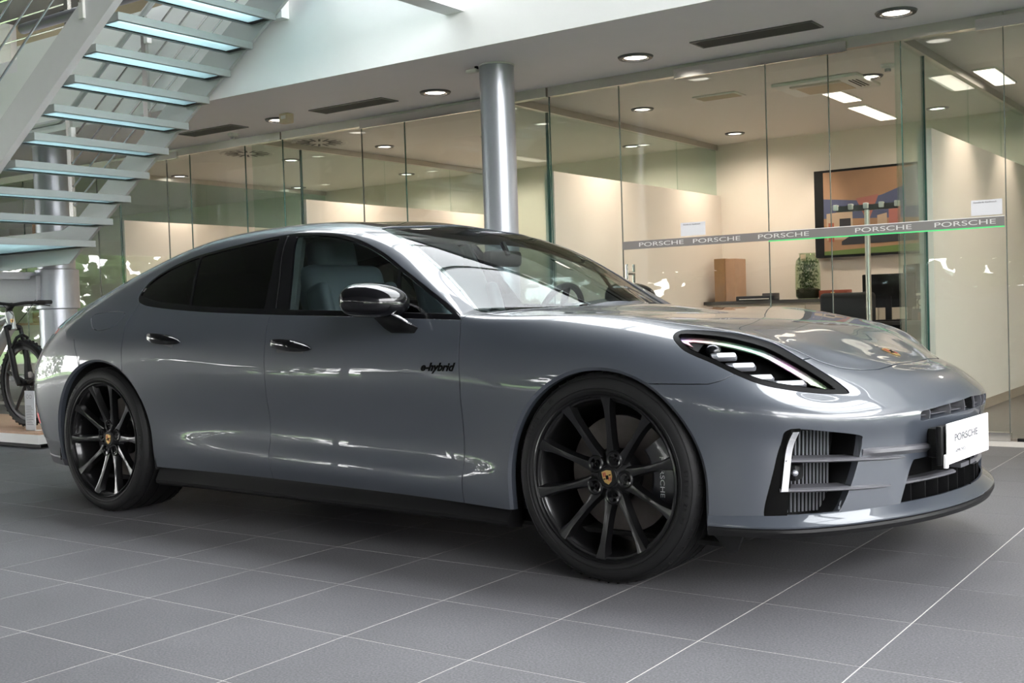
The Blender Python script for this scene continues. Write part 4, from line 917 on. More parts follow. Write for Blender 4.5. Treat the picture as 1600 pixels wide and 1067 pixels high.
def f_fwd(P):
    x, y, z = P[0][:, 0], P[0][:, 1], P[0][:, 2]
    return x-np.where(z < .914, line_x(z, FSH), -.669+np.maximum(0, .871-y)*.75)
def f_between(P, A, B): z = P[0][:, 2]; return np.minimum(line_x(z, B)-P[0][:, 0], P[0][:, 0]-line_x(z, A))
body = clip(clip(BODY, -arch_f(BODY)), -arch_r(clip(BODY, -arch_f(BODY))))
dlo = clip(body, f_dlo(body)-.001); body = clip(body, -f_dlo(body)-.001)
hood = clip(body, f_hood(body)-g*1.8); body = clip(body, -f_hood(body)-g*.9)
ws = clip(body, f_ws(body)); body = clip(body, -f_ws(body))
roof = clip(body, f_roof(body)-.001); body = clip(body, -f_roof(body)-.001)
head = clip(body, f_head(body)-.001); body = clip(body, -f_head(body)-.001)
bumper = clip(body, f_bumper(body)-g*.85); rest = clip(body, -f_bumper(body)-g*.85)
fender = clip(rest, f_fwd(rest)-g*.95); rest = clip(rest, -f_fwd(rest)-g*.95)
low = T_(rest) < 6.6
def dfield(P, A, B): return np.where(T_(P) < 6.35, f_between(P, A, B), -1)
fdoor = clip(rest, dfield(rest, BSH, FSH)-g*.5); rest = clip(rest, -dfield(rest, BSH, FSH)-g*.95)
rdoor = clip(rest, dfield(rest, RSH, BSH)-g*.95); rest = clip(rest, -dfield(rest, RSH, BSH)-g*.95)
def f_rb(P): x, z = P[0][:, 0], P[0][:, 2]; return np.where(z < .955, line_x(z, RBM)-x, -1)
rbump = clip(rest, f_rb(rest)-g*.9); rest = clip(rest, -f_rb(rest)-g*.9)
FLAP = smooth_poly([(-3.169,.985),(-3.10,.935),(-3.06,.915),(-2.986,.907),(-2.90,.925),(-2.872,.985),(-3.0,1.0)], 4)
def f_flap(P): return np.where((T_(P) > 4.9) & (T_(P) < 6.3), sdf(XZ(P), FLAP), -1)
flap = clip(rest, f_flap(rest)-.0026); rest = clip(rest, -f_flap(rest)-.0026)
panel('body_shell', rest, M['paint'], both='join')
panel('fuel_flap', flap, M['paint'], both='one')
panel('bonnet', hood, M['paint'], both='join', thick=.02)
panel('front_wing', fender, M['paint']); DOORF, _ = panel('front_door', fdoor, M['paint']); DOORR, _ = panel('rear_door', rdoor, M['paint'])
def f_tail(P): x, z = P[0][:, 0], P[0][:, 2]; return np.minimum(np.minimum(z-.893, .923-z), -3.47-x)
tail = clip(rbump, f_tail(rbump)); rbump = clip(rbump, -f_tail(rbump))
rval = clip(rbump, .335-rbump[0][:, 2]-.001); rbump = clip(rbump, rbump[0][:, 2]-.336)
RB = panel('rear_bumper', rbump, M['paint'], both='join'); panel('rear_valance', rval, M['sgrey'], parent=RB, both='join', offset=-.002); panel('tail_lamp', tail, M['tail'], both='join', offset=-.006)
# reflector and lower dark valance of the rear bumper
ref = clip(BODY, np.minimum(np.minimum(T_(BODY)-1.6, 2.15-T_(BODY)), np.minimum(3.15-S_(BODY), S_(BODY)-2.4)))
panel('rear_reflector', ref, M['tail'], parent=RB, offset=.002, thick=.004)
# --- front bumper with its openings
b_int = clip(bumper, f_int(bumper)); bumper = clip(bumper, -f_int(bumper))
b_ugr = clip(bumper, f_ugr(bumper)); bumper = clip(bumper, -f_ugr(bumper))
b_lgr = clip(bumper, f_lgr(bumper)); bumper = clip(bumper, -f_lgr(bumper))
FB = panel('front_bumper', bumper, M['paint'], both='join', thick=.03)
IN, INL = recess('air_intake', clip(BODY, f_int(BODY)+.004), .15, M['satin'], CAR)
panel_u = clip(BODY, f_ugr(BODY)+.004); panel_l = clip(BODY, f_lgr(BODY)+.004)
UG, _ = recess('upper_grille', panel_u, .10, M['satin'], CAR); LG, _ = recess('lower_grille', panel_l, .13, M['satin'], CAR)
# sampling of the front surface at a given half width and height
_fr = GG[:, Gs >= 13.2][Gt <= 5.2]; _FR = _fr.reshape(-1, 3); _FN = GN[:, Gs >= 13.2][Gt <= 5.2].reshape(-1, 3)
def front(y, z, off=0.):
    d = (_FR[:, 1]-abs(y))**2+(_FR[:, 2]-z)**2; k = np.argsort(d)[:24]; w = np.exp(-d[k]/(2*.014**2))+1e-9; A = np.stack([np.ones(len(k)), _FR[k, 1]-abs(y), _FR[k, 2]-z], 1)*np.sqrt(w)[:, None]
    px_ = np.linalg.lstsq(A, _FR[k, 0]*np.sqrt(w), rcond=None)[0][0]; n = (_FN[k]*w[:, None]).sum(0); n /= np.linalg.norm(n); p = np.array([px_, abs(y), z])+n*off
    return np.array([p[0], math.copysign(p[1], y), p[2]]) if y else np.array([p[0], 0., p[2]])
def blade(name, ys, zs, parent, m, out=.006, depth=.06, th=.014, side=-1, tip=0):
    rings = []
    for i, (y, z) in enumerate(zip(ys, zs)):
        k = 1-.55*max(0, i-(len(ys)-1-tip))/max(tip, 1) if tip else 1
        o = front(side*y, z, out); q = front(side*y, z, out-depth); o2 = front(side*y, z, out-.010); h = th*k/2
        rings.append([(o[0],o[1],z-h*.35),(o[0],o[1],z+h*.35),(o2[0],o2[1],z+h),(q[0],q[1],z+h),(q[0],q[1],z-h),(o2[0],o2[1],z-h)])
    return MB().loft(rings, smooth=False).build(name, m, parent)
for sd, par in ((-1, IN), (1, INL)):
    ya = np.linspace(.845, .462, 22); blade('intake_slat', ya, np.linspace(.446, .425, 22), par, M['sgrey'], side=sd, tip=4, depth=.09, out=.010)
    ya = np.linspace(.858, .528, 20); blade('intake_slat', ya, np.linspace(.353, .339, 20), par, M['sgrey'], side=sd, tip=4, depth=.09, out=.010)
    for k in range(15):                     # radiator fins behind the opening
        y = .855-k*.0125
        p0 = front(sd*y, .28, -.115); p1 = front(sd*y, .51, -.115)
        MB().tube([(p0[0], p0[1], .262), (p1[0], p1[1], .525)], .0035, 5).build('radiator_fin', M['alu'], par)
    p = front(sd*.82, .405, -.05); sb = MB().rbox((.06,.07,.055), tuple(p), .012).build('sensor_holder', M['satin'], par)
    p = front(sd*.822, .405, -.012); MB().ball(tuple(p), .011, .011, .011, 12, 8).build('parking_sensor', M['alu'], par)
BLD = clip(BODY, np.minimum(f_int(BODY)+.001, YZ(BODY)[:, 0]-np.interp(YZ(BODY)[:, 1], [.25, .35, .545], [.850, .838, .822])))
bl, bll = panel('intake_blade', BLD, M['rim'], thick=.06, offset=.001)
for sd, par in ((-1, bl), (1, bll)):
    MB().loft([[tuple(front(sd*(y+dy), z, o)) for dy, o in ((-.0085,.002),(-.0065,.010),(.0065,.010),(.0085,.002))] for y, z in zip(np.linspace(.832,.849,14), np.linspace(.540,.350,14))]).build('running_light', M['chrome'], par)
fin = lambda y, z0, z1, par, o0, o1, m=M['sgrey']: MB().loft([[(front(y,z,o0)[0], y-.003, z), (front(y,z,o0)[0], y+.003, z), (front(y,z,o1)[0]-.0, y+.006, z), (front(y,z,o1)[0], y-.006, z)] for z in np.linspace(z0, z1, 3)], smooth=False).build('grille_fin', m, par)
for y in (-.33, -.19, -.06, .06, .19, .33): fin(y, .538, .585, UG, -.008, -.08)
MB().loft([[tuple(front(y, .552, -.02)), tuple(front(y, .548, -.085)), tuple(front(y, .545, -.085)), tuple(front(y, .549, -.02))] for y in np.linspace(-.39, .39, 24)], smooth=False).build('grille_shelf', M['sgrey'], UG)
for y in (-.40, -.32, -.24, -.16, -.08, 0, .08, .16, .24, .32, .40): fin(y, .246, .405 if abs(y) < .2 else .33, LG, -.02, -.075, M['satin'])
blade('grille_slat', np.linspace(.462, .13, 16), np.full(16, .337), LG, M['sgrey'], out=-.006, depth=.05, th=.016, side=-1)
blade('grille_slat', np.linspace(.462, .13, 16), np.full(16, .337), LG, M['sgrey'], out=-.006, depth=.05, th=.016, side=1)
MB().loft([[tuple(front(y, .345, -.004)), tuple(front(y, .345, -.05)), tuple(front(y, .36, -.05)), tuple(front(y, .36, -.004))] for y in np.linspace(-.09, .09, 6)], smooth=False).build('grille_slat', M['sgrey'], LG)
# ledge across the bumper and its lower lip / splitter
zl = lambda y: np.interp(abs(y), [0, .30, .62, .645], [.445, .447, .457, .457])
MB().loft([[tuple(front(y, zl(y)+.012, -.004)), tuple(front(y, zl(y)+.008, .014 if abs(y) < .6 else .004)), tuple(front(y, zl(y)-.004, .016 if abs(y) < .6 else .004)), tuple(front(y, zl(y)-.022, -.004))] for y in np.linspace(-.63, .63, 70)]).build('bumper_ledge', M['sgrey'], FB)
def lip_ring(s_, sg, prof):
    k = np.interp(s_, Gs, np.arange(_nu)); i = int(k); w = k-i; i2 = min(i+1, _nu-1)
    b = GG[0, i]*(1-w)+GG[0, i2]*w; n = GN[3, i]*(1-w)+GN[3, i2]*w; n = np.array([n[0], n[1], 0]); n /= np.linalg.norm(n)
    kk = np.interp(s_, [13.75, 14.6, 15.5, 19], [.15, .45, 1, 1])
    return [(b[0]+n[0]*o*(kk if o > 0 else 1), sg*(b[1]+n[1]*o*(kk if o > 0 else 1)), z) for o, z in prof]
ss = np.linspace(13.83, 19, 44)
def lip(prof, name, m):
    R = [lip_ring(s, -1, prof) for s in ss]+[lip_ring(s, 1, prof) for s in ss[::-1][1:]]
    return MB().loft(R).build(name, m, FB, sharp=30)
lip([(-.002,.275),(.006,.268),(.020,.256),(.031,.248),(.036,.242),(.034,.237),(-.01,.237),(-.01,.275)], 'front_lip', M['paint'])
lip([(.029,.2365),(.036,.233),(.038,.224),(.030,.208),(-.03,.200),(-.12,.196),(-.12,.2365)], 'front_splitter', M['satin'])
for sd in (-1, 1): MB().prism([(.39,.21),(.50,.21),(.475,.155),(.455,.15)], 'y', sd*.90, sd*.915).build('air_deflector', M['satin'], FB)
# --- number plate
def plate():
    r = empty('number_plate'); r.parent = CAR; a = Vector((.966,-.372,.460)); b_ = Vector((.966,.122,.453)); ex = (b_-a).normalized(); n = ex.cross(Vector((0,0,1)))
    r.matrix_local = frame_mtx((a+b_)/2+Vector((.008,0,0)), ex, (0,0,1)); w = (b_-a).length/2
    MB().rbox((w*2, .136, .007), (0,0,0), .003).build('plate_board', M['plate'], r)
    MB().rbox((w*2+.03, .13, .02), (-.005,-.004,-.02), .005).build('plate_holder', M['satin'], r); MB().rbox((.16,.10,.05), (-.14,0,-.05), .01).build('plate_bracket', M['satin'], r)
    MB().rbox((.02,.045,.012), (-w-.003,-.055,-.002), .002).build('plate_clip', M['plate'], r)
    text('lettering', 'PORSCHE', .034, M['ink'], r, frame_mtx((-.035,.014,.0037), (1,0,0), (0,1,0)), sx=1.9, extrude=.0006, bold=.0006)
    text('lettering', 'APPROVED', .017, M['ink'], r, frame_mtx((-.105,-.030,.0037), (1,0,0), (0,1,0)), sx=1.4, extrude=.0006)
plate()
# --- bonnet crest
def top_z(x, y):
    A = GG[(Gt > 6.0)][:, Gs > 10].reshape(-1, 3); NA = GN[(Gt > 6.0)][:, Gs > 10].reshape(-1, 3); d = (A[:,0]-x)**2+(A[:,1]-abs(y))**2; k = int(np.argmin(d)); return A[k], NA[k]
p, n = top_z(.672, .0); n = np.array([n[0], 0, n[2]]); n /= np.linalg.norm(n)
crest('bonnet_crest', CAR, .072).matrix_local = frame_mtx((p[0], 0, p[2]+.001), (0,1,0), (-n[2], 0, n[0]))
# --- headlamps
H1, H2 = panel('headlamp', clip(head, -f_head(head)+.012), M['rim'], thick=.02, offset=-.001)
lensP = clip(head, f_head(head)-.012)
for par, one in ((H1, -1), (H2, 1)):
    v, f, n = geo(lensP, thick=.004, offset=.0005); sgn = np.array([1, one, 1.])
    mk('lens', v*sgn, f if one > 0 else [q[::-1] for q in f], n*sgn, M['lens'], par)
    v, f, n = geo(lensP, thick=.055, chamfer=0, seam=False, face=False); v2, f2, n2 = geo(lensP, thick=0, offset=-.056); o = len(v)
    V = np.concatenate([v, v2])*sgn; F = f+[tuple(i+o for i in q) for q in f2]; N = np.concatenate([n, n2])*sgn
    mk('lamp_bowl', V, F if one > 0 else [q[::-1] for q in F], N, M['rim'], par)
    bandP = clip(head, f_head(head)-.013); bandP = clip(bandP, .025-f_head(bandP)); bz = bandP[0]; bandP = clip(bandP, bz[:, 2]-(.838+(bz[:, 0]-.245)*(.652-.838)/(.715-.245)))
    v, f, n = geo(bandP, thick=.004, offset=-.014); mk('painted_reflection', v*sgn, f if one > 0 else [q[::-1] for q in f], n*sgn, M['sky_glint'], par)  # added strip carrying the painted sky reflection along the lens edge
    hd = np.concatenate([lensP[0]])
    def at(x, z, off):
        k = int(np.argmin((hd[:,0]-x)**2+(hd[:,2]-z)**2)); q = hd[k,:3]+hd[k,3:6]*off; return (q[0], q[1]*one, q[2])
    for (x, z, sx) in ((.40,.795,.085), (.46,.757,.095), (.52,.722,.10), (.59,.692,.12)):
        c = at(x, z, -.030); R_ = Matrix.Rotation(one*.92, 4, 'Z') @ Matrix.Rotation(.25, 4, 'Y')
        l = MB().rbox((.045, sx, .020), c, .006, 2, R_).build('light_module', M['sgrey'], par)
        c2 = (c[0]+.014, c[1]+one*.006, c[2]+.006); MB().rbox((.022, sx*.72, .011), c2, .004, 2, R_).build('led_strip', M['led'], l)
    pr = at(.36, .815, -.035); MB().ball(pr, .03, .03, .025, 14, 10).build('projector', M['black'], par)
    rb = MB()
    for k in range(16):
        q = at(.60+k*.0075, .668-k*.0012, -.018); rb.box(q[0]-.0018, q[0]+.0018, q[1]-.02, q[1]+.02, q[2]-.006, q[2]+.006)
    tag(rb.build('ribbed_reflector', M['chrome'], par), kind='stuff')
# --- side windows
def xl(P, a, b): z = P[0][:, 2]; return P[0][:, 0]-(a[0]+(b[0]-a[0])*(z-a[1])/(b[1]-a[1]))
L_tri = ((-1.0,.94),(-1.09,1.15)); L_b1 = ((-1.650,.94),(-1.822,1.31)); L_b2 = ((-1.725,.94),(-1.88,1.32)); L_b3 = ((-1.80,.94),(-1.915,1.31)); L_q = ((-2.345,.97),(-2.473,1.248))
inn = lambda P: np.minimum(f_dlo(P)-.010, sdf(XZ(P), [(p[0], p[1]) for p in DLO])-.010)
def window_field(P, a=None, b=None, e=.006):
    d = f_dlo(P)-.011; z = P[0][:, 2]; x = P[0][:, 0]
    d = np.minimum(d, z-np.interp(x, [-2.9,-2.79,-2.65,-2.25,-1.75,-1.35,-.9,-.67], [1.085,1.066,1.040,1.005,.981,.966,.946,.937]))
    if a: d = np.minimum(d, xl(P, *a)-e)          # ahead of line a
    if b: d = np.minimum(d, -xl(P, *b)-e)         # behind line b
    return d
trim = dlo
panes = [('front_quarter_glass', L_tri, None, M['carglass']), ('front_door_glass', L_b1, L_tri, M['carglass']), ('rear_door_glass', L_q, L_b3, M['privacy']), ('rear_quarter_glass', None, L_q, M['privacy'])]
for nm, a, b, m in panes:
    pn = clip(dlo, window_field(dlo, a, b)+.002); panel(nm, pn, m, thick=0, offset=-.0065)
    trim = clip(trim, -window_field(trim, a, b))
tr, trl = panel('window_trim', trim, M['black'], thick=.012, offset=-.002)
# B-pillar joints in the gloss trim
for ln, w in ((L_b2, .0035),):
    for sd, par in ((-1, tr), (1, trl)):
        pts = []
        for z in np.linspace(.985, 1.312, 8):
            x = ln[0][0]+(ln[1][0]-ln[0][0])*(z-ln[0][1])/(ln[1][1]-ln[0][1]); k = int(np.argmin((dlo[0][:,0]-x)**2+(dlo[0][:,2]-z)**2)); q = dlo[0][k,:3]; pts.append((q[0], sd*(q[1]+.0002), q[2]))
        MB().tube(pts, .0022, 6).build('pillar_joint', M['satin'], par)
panel('windscreen', clip(ws, f_ws(ws)-.012), M['wsglass'], both='join', thick=.005, offset=-.004)
panel('windscreen_surround', clip(ws, -f_ws(ws)+.030), M['black'], both='join', thick=.012, offset=-.0055)
panel('roof_glass', roof, M['roofglass'], both='join', thick=.012, offset=-.001)
# cowl and wipers
for sd in (-1, 1):
    a, _ = top_z(-.60, .70); pts = [(-.585, sd*.60, .955), (-.60, sd*.35, .975), (-.56, sd*.02, .975)]
    w = MB().tube([(-.50, sd*.30, .950), (-.56, sd*.05, .968)], [.010,.007], 8).build('wiper_arm', M['satin'], CAR)
# --- dark inner shell so gaps read black, wheel housings, floor
IL = clip(clip(BODY, -arch_f(BODY)-.01), -arch_r(clip(BODY, -arch_f(BODY)-.01))-.01)
IL = clip(IL, -f_dlo(IL)-.004); IL = clip(IL, -f_ws(IL)-.004)
IL = clip(IL, -np.where((S_(IL) > 13.4) & (T_(IL) > -1), np.maximum(np.maximum(f_int(IL), f_ugr(IL)), np.maximum(f_lgr(IL), f_head(IL))), -1)-.012)
panel('inner_shell', IL, M['dark'], both='join', thick=0, offset=-.022)
for sd in (-1, 1):
    for cx, cz, r in ((-.008, .34, .414), (-2.957, .36, .413)):
        pr = [(cx+r*math.cos(a), cz+r*math.sin(a)) for a in np.linspace(0, PI, 25)]; pr = [(cx+r, .235)]+pr+[(cx-r, .235)]
        V = [(x, sd*.935, z) for x, z in pr]+[(x, sd*.55, z) for x, z in pr]; n_ = len(pr)
        F = [(i, i+1, n_+i+1, n_+i) for i in range(n_-1)]+[tuple(range(n_, 2*n_))]
        MB().add(V, F, False).build('wheel_housing', M['dark'], CAR)
# painted lip turned into the wheel arch
for nm, cx, cz, r in (('front_arch_lip', -.008, .34, .404), ('rear_arch_lip', -2.957, .36, .403)):
    for sd in (-1, 1):
        rings = []
        for a in np.linspace(-.30, PI+.30, 60):
            if a < 0: x, z = cx+r, cz-.12*(-a)/.30
            elif a > PI: x, z = cx-r, cz-.12*(a-PI)/.30
            else: x, z = cx+r*math.cos(a), cz+r*math.sin(a)
            k = int(np.argmin((V0[:,0]-x)**2+(V0[:,2]-z)**2+np.where(V0[:,1] < .85, 9, 0))); y = V0[k,1]
            ux, uz = (cx-x)/r, (max(cz, z)*0+cz-z)/r if z > cz else 0
            h = math.hypot(ux, uz) or 1; ux /= h; uz /= h
            rings.append([(x, sd*(y-.001), z), (x+ux*.012, sd*(y-.008), z+uz*.012), (x+ux*.014, sd*(y-.030), z+uz*.014), (x, sd*(y-.03), z)])
        MB().loft(rings).build(nm, M['paint'], CAR)
MB().box(-3.25, .42, -.84, .84, .15, .165).box(-3.85, -3.25, -.55, .55, .19, .205).box(.42, .84, -.42, .42, .20, .21).build('underbody', M['dark'], CAR)
for sd in (-1, 1):
    pr = [(.893,.262),(.898,.242),(.902,.232),(.916,.205),(.926,.185),(.924,.172),(.905,.160),(.84,.152),(.84,.262)]
    rings = []
    for x in np.linspace(-2.545, -.42, 40):
        dz = np.interp(x, [-2.545,-.42], [.004,-.022]); e = .012*(np.interp(x, [-2.545,-2.3,-.6,-.42], [1,0,0,1]))
        rings.append([(x, sd*(y-(0 if q in (0, 8) else -e)), z+dz*(1 if q < 3 or q == 8 else .4)) for q, (y, z) in enumerate(pr)])
    MB().loft(rings).build('side_skirt', M['satin'], CAR, sharp=25)
# rear valance
vr = []
for s in np.linspace(0, 3.9, 40):
    k = np.interp(s, Gs, np.arange(_nu)); i = int(k); w = k-i; b = GG[0, i]*(1-w)+GG[0, i+1]*w; n = GN[3, i].copy(); n[2] = 0; n /= np.linalg.norm(n); vr.append((b, n))
VP_ = [(-.0,.345),(.003,.34),(.001,.25),(-.03,.18),(-.08,.17),(-.08,.345)]
VP = [(-.004,.256),(.002,.245),(-.012,.205),(-.05,.195),(-.05,.256)]
ring = lambda b, n, sg: [(b[0]+n[0]*o, sg*(b[1]+n[1]*o), z) for o, z in VP]
MB().loft([ring(b, n, -1) for b, n in vr[::-1]]+[ring(b, n, 1) for b, n in vr[1:]]).build('rear_diffuser', M['sgrey'], RB, sharp=30)
# --- door handles, mirrors, lettering
def side_y(x, z, off=0):
    k = int(np.argmin((V0[:,0]-x)**2+(V0[:,2]-z)**2+np.where(T_(BODY) > 6.5, 9, 0))); return V0[k,1]+off, V0[k,3:6]
for x, z, par in ((-1.575,.822,DOORF), (-2.45,.857,DOORR)):
    y, n = side_y(x, z); 
    rings = []
    for t in np.linspace(0, 1, 15):
        xx = x-.132+.264*t; zz = z+.012-.026*t; yy, _ = side_y(xx, zz); h = .026*math.sin(PI*min(1, .12+t*.88))**.6*(1 if t < .97 else .6); o = .002+.026*math.sin(PI*t)**.55
        rings.append([(xx, -(yy+o*c), zz+h*s) for c, s in ((-.3,-1),(.7,-.8),(1,-.1),(.85,.6),(.4,1),(-.3,1))])
    hh = MB().loft(rings).build('door_handle', M['black'], par)
    MB().loft([[(x+.085*math.cos(a)*k_, -(side_y(x, z-.02)[0]+.0016), z-.022+.035*math.sin(a)*k_) for a in np.linspace(0, 2*PI, 20)[:-1]] for k_ in (1., .4)], cap=True).build('handle_recess', M['sgrey'], hh)
for sd in (-1, 1):
    c = Vector((-1.03, sd*.968, 1.0)); rings = []
    # housing lofted along its length: rounded front shell, flat rear where the mirror sits
    for t in np.linspace(0, 1, 18):
        u = -1+2*t; k_ = max(.02, (1-abs(u)**2.6))**.5; yy = c.y+sd*.128*u; sh = (1-.10*u)
        ring_ = []
        for a in np.linspace(0, 2*PI, 29)[:-1]:
            ca, sa = math.cos(a), math.sin(a); rx = .172 if ca > 0 else .088
            px_ = rx*math.copysign(abs(ca)**.8, ca)*k_*sh; pz = .073*math.copysign(abs(sa)**.85, sa)*k_*(1 if sa > 0 else .92)
            ring_.append((c.x+px_-.035, yy, c.z+pz-(.10*max(0, px_)**1.3)*0-.10*max(0, px_-.02)))
        rings.append(ring_)
    mir = MB().loft(rings).build('door_mirror', M['black'], CAR, sharp=50)
    MB().rbox((.006,.13,.070), (c.x-.112, c.y, c.z), .002).build('mirror_glass', M['chrome'], mir)
    arm = [[(-.935+dx, sd*(.897+0*dx), .888+dz) for dx, dz in ((-.07,-.02),(.05,-.022),(.07,.0),(.03,.022),(-.06,.02))],
           [(-.95+dx, sd*.935, .907+dz) for dx, dz in ((-.06,-.018),(.045,-.02),(.06,.0),(.03,.02),(-.05,.018))],
           [(-.985+dx, sd*.965, .950+dz) for dx, dz in ((-.06,-.012),(.05,-.014),(.07,.004),(.03,.02),(-.05,.018))]]
    MB().loft(arm).build('mirror_arm', M['satin'], mir)
    MB().tube([(-.885, sd*.908, .895), (-.90, sd*.95, .925), (-.93, sd*.985, .950), (-.98, sd*1.03, .952)], .0045, 6).build('mirror_seam', M['chrome'], mir)
def side_text(name, s, x, z, size, m, **k):
    y, n = side_y(x, z, .0012); text(name, s, size, m, CAR, frame_mtx((x, -y, z), (1,.0,0), (0, -n[2]*.0, 1)), **k)
side_text('model_lettering', 'e-hybrid', -.742, .737, .043, M['blackink'], sx=1.12, shear=.4, extrude=.001, spacing=1.02, bold=.0016)
# --- wheels
def wheel(x, yo, R, width, sd, front_):
    w = empty('wheel'); w.parent = CAR; w.location = (x, 0, R); h = width/2; yc = yo-h
    def y_(o): return sd*(yc+o)
    def L(prof, name, m, par=w, seg=72, closed=False): return MB().lathe([(r, y_(o)) for r, o in prof], seg, 'y', closed=closed).build(name, m, par, sharp=28)
    k = h
    tp = [(.286,k-.012),(.300,k-.002),(.318,k),(.336,k-.004),(.350,k-.014),(.358,k-.026),(R-.0012,k-.048)]
    tr_ = []
    for gx in (.36, .12, -.12, -.36):
        c = gx*width*.85; tr_ += [(R,c+.007),(R-.007,c+.005),(R-.007,c-.005),(R,c-.007)]
    prof = tp+tr_+[(r, -o) for r, o in tp[::-1]]+[(.27,-k+.02),(.27,k-.02)]
    ty = L(prof, 'tyre', M['rubber'], closed=True)
    for rr in (.309, .345): L([(rr-.0012,k+.0004-(.009 if rr > .34 else 0)),(rr,k+.0022-(.009 if rr > .34 else 0)),(rr+.0012,k+.0004-(.010 if rr > .34 else 0))], 'sidewall_ring', M['rubber'], ty)
    sp_ = MB()
    for q in range(60):
        a = 2*PI*q/60
        for e in (1, -1):
            m_ = Matrix.Rotation(-a, 4, 'Y'); p0 = Vector((R-.006, y_(e*(k-.038)), 0)); V = [m_ @ (p0+Vector((dx, dy, dz))) for dx in (-.004,.0046) for dy in (-.012,.012) for dz in (-.0022,.0022)]
            sp_.add(V, [(0,1,3,2),(4,6,7,5),(0,4,5,1),(2,3,7,6),(0,2,6,4),(1,5,7,3)])
    tag(sp_.build('shoulder_sipes', M['dark'], ty), kind='stuff')
    # sidewall lettering
    for s_, a0, r_, sz in (('275/35 ZR 21', -.15, .327, .020), ('275/35 ZR 21', PI*.78, .327, .020)) if sd < 0 else ():
        for q, ch in enumerate(s_):
            if ch == ' ': continue
            a = a0-(q-len(s_)/2)*.048; p = Vector((r_*math.cos(a), y_(k+.0005), r_*math.sin(a)))
            text('lettering', ch, sz, M['satin'], ty, frame_mtx(p, (math.sin(a), 0, -math.cos(a)), (math.cos(a), 0, math.sin(a))), extrude=.0006)
    rim = L([(.2885,k-.010),(.2895,k-.004),(.284,k-.002),(.279,k-.006),(.277,k-.016),(.268,k-.026),(.258,k-.06),(.252,-k*.2),(.262,-k+.03),(.285,-k+.012),(.292,-k+.012),(.27,-k+.04),(.262,k-.05)], 'rim', M['wheel'])
    ho = k-.050                                # hub face depth
    for q in range(5):
        lug = math.radians(-4+72*q if front_ else 20+72*q)
        for e in (-1, 1):
            a1 = lug+e*math.radians(18); a0 = lug+e*math.radians(16)
            st, en = Vector((.072*math.cos(a0), 0, .072*math.sin(a0))), Vector((.280*math.cos(a1), 0, .280*math.sin(a1))); d = (en-st).normalized(); t = Vector((-d.z, 0, d.x))
            rings = []
            for u in np.linspace(0, 1, 9):
                p = st.lerp(en, u); top = ho+.002+.040*u**1.3; wd = .0215-.0055*math.sin(PI*u)+.010*max(0, u-.8)/.2+.006*max(0, .2-u)/.2; tw = wd*.62
                rings.append([p+t*wd+Vector((0, y_(top-.030), 0)), p+t*tw+Vector((0, y_(top-.002), 0)), p+t*(tw*.1)*e+Vector((0, y_(top), 0)), p-t*tw+Vector((0, y_(top-.002), 0)), p-t*wd+Vector((0, y_(top-.030), 0)), p+Vector((0, y_(top-.040), 0))])
            MB().loft(rings).build('wheel_spoke', M['wheel'], w, sharp=22)
        p = Vector((.066*math.cos(lug), 0, .066*math.sin(lug)))
        pod = MB().lathe([(.034,y_(ho-.045)),(.032,y_(ho+.003)),(.027,y_(ho+.007)),(.021,y_(ho+.005)),(.0185,y_(ho-.022)),(0,y_(ho-.024))], 20, 'y', (p.x,0,p.z)).build('lug_pocket', M['wheel'], w)
        MB().lathe([(.0125,y_(ho-.024)),(.0125,y_(ho-.006)),(.010,y_(ho-.002)),(.0065,y_(ho-.002)),(.0065,y_(ho-.012)),(0,y_(ho-.012))], 6, 'y', (p.x,0,p.z)).build('wheel_bolt', M['satin'], pod)
    L([(.098,ho-.045),(.088,ho-.022),(.07,ho-.010),(.05,ho-.001),(.041,ho+.006),(.038,ho+.006),(.038,ho+.001),(0,ho+.001)], 'hub', M['wheel'])
    L([(.0365,ho-.002),(.0365,ho+.0055),(.034,ho+.008),(0,ho+.0095)], 'centre_cap', M['satin'], seg=40)
    cr = crest('wheel_crest', w, .050); tilt = .2 if front_ else -.1
    cr.matrix_local = frame_mtx((0, y_(ho+.0092), 0), (math.cos(tilt)*(-sd), 0, math.sin(tilt)), (-math.sin(tilt), 0, math.cos(tilt)))
    L([(.085,-.03),(.205,-.03),(.205,0),(.085,0)], 'brake_disc', M['disc'], closed=True); L([(0,.012),(.08,.012),(.086,0),(.086,-.03)], 'disc_bell', M['satin'])
    a_ = np.linspace(-.62, .62, 13) if front_ else np.linspace(PI-.5, PI+.5, 11); a_ = a_+(.05 if front_ else 0)
    ca = MB().loft([[(r*math.cos(a), y_(o), r*math.sin(a)) for r, o in ((.135,-.05),(.135,.022),(.150,.038),(.205,.040),(.226,.028),(.228,-.05))] for a in a_]).build('brake_caliper', M['caliper'], w)
    if front_ and sd < 0: text('lettering', 'PORSCHE', .024, M['whiteink'], ca, frame_mtx((.182, y_(.0412), .005), (0,0,-1), (1,0,0)), sx=1.35, extrude=.0006)
    MB().tube([(.235*math.cos(2.75), y_(k-.03), .235*math.sin(2.75)), (.25*math.cos(2.75), y_(k-.055), .25*math.sin(2.75))], .005, 8).build('tyre_valve', M['satin'], rim)
for sd in (-1, 1):
    wheel(0, .956, .363, .275, sd, True); wheel(-2.95, .962, .361, .315, sd, False)
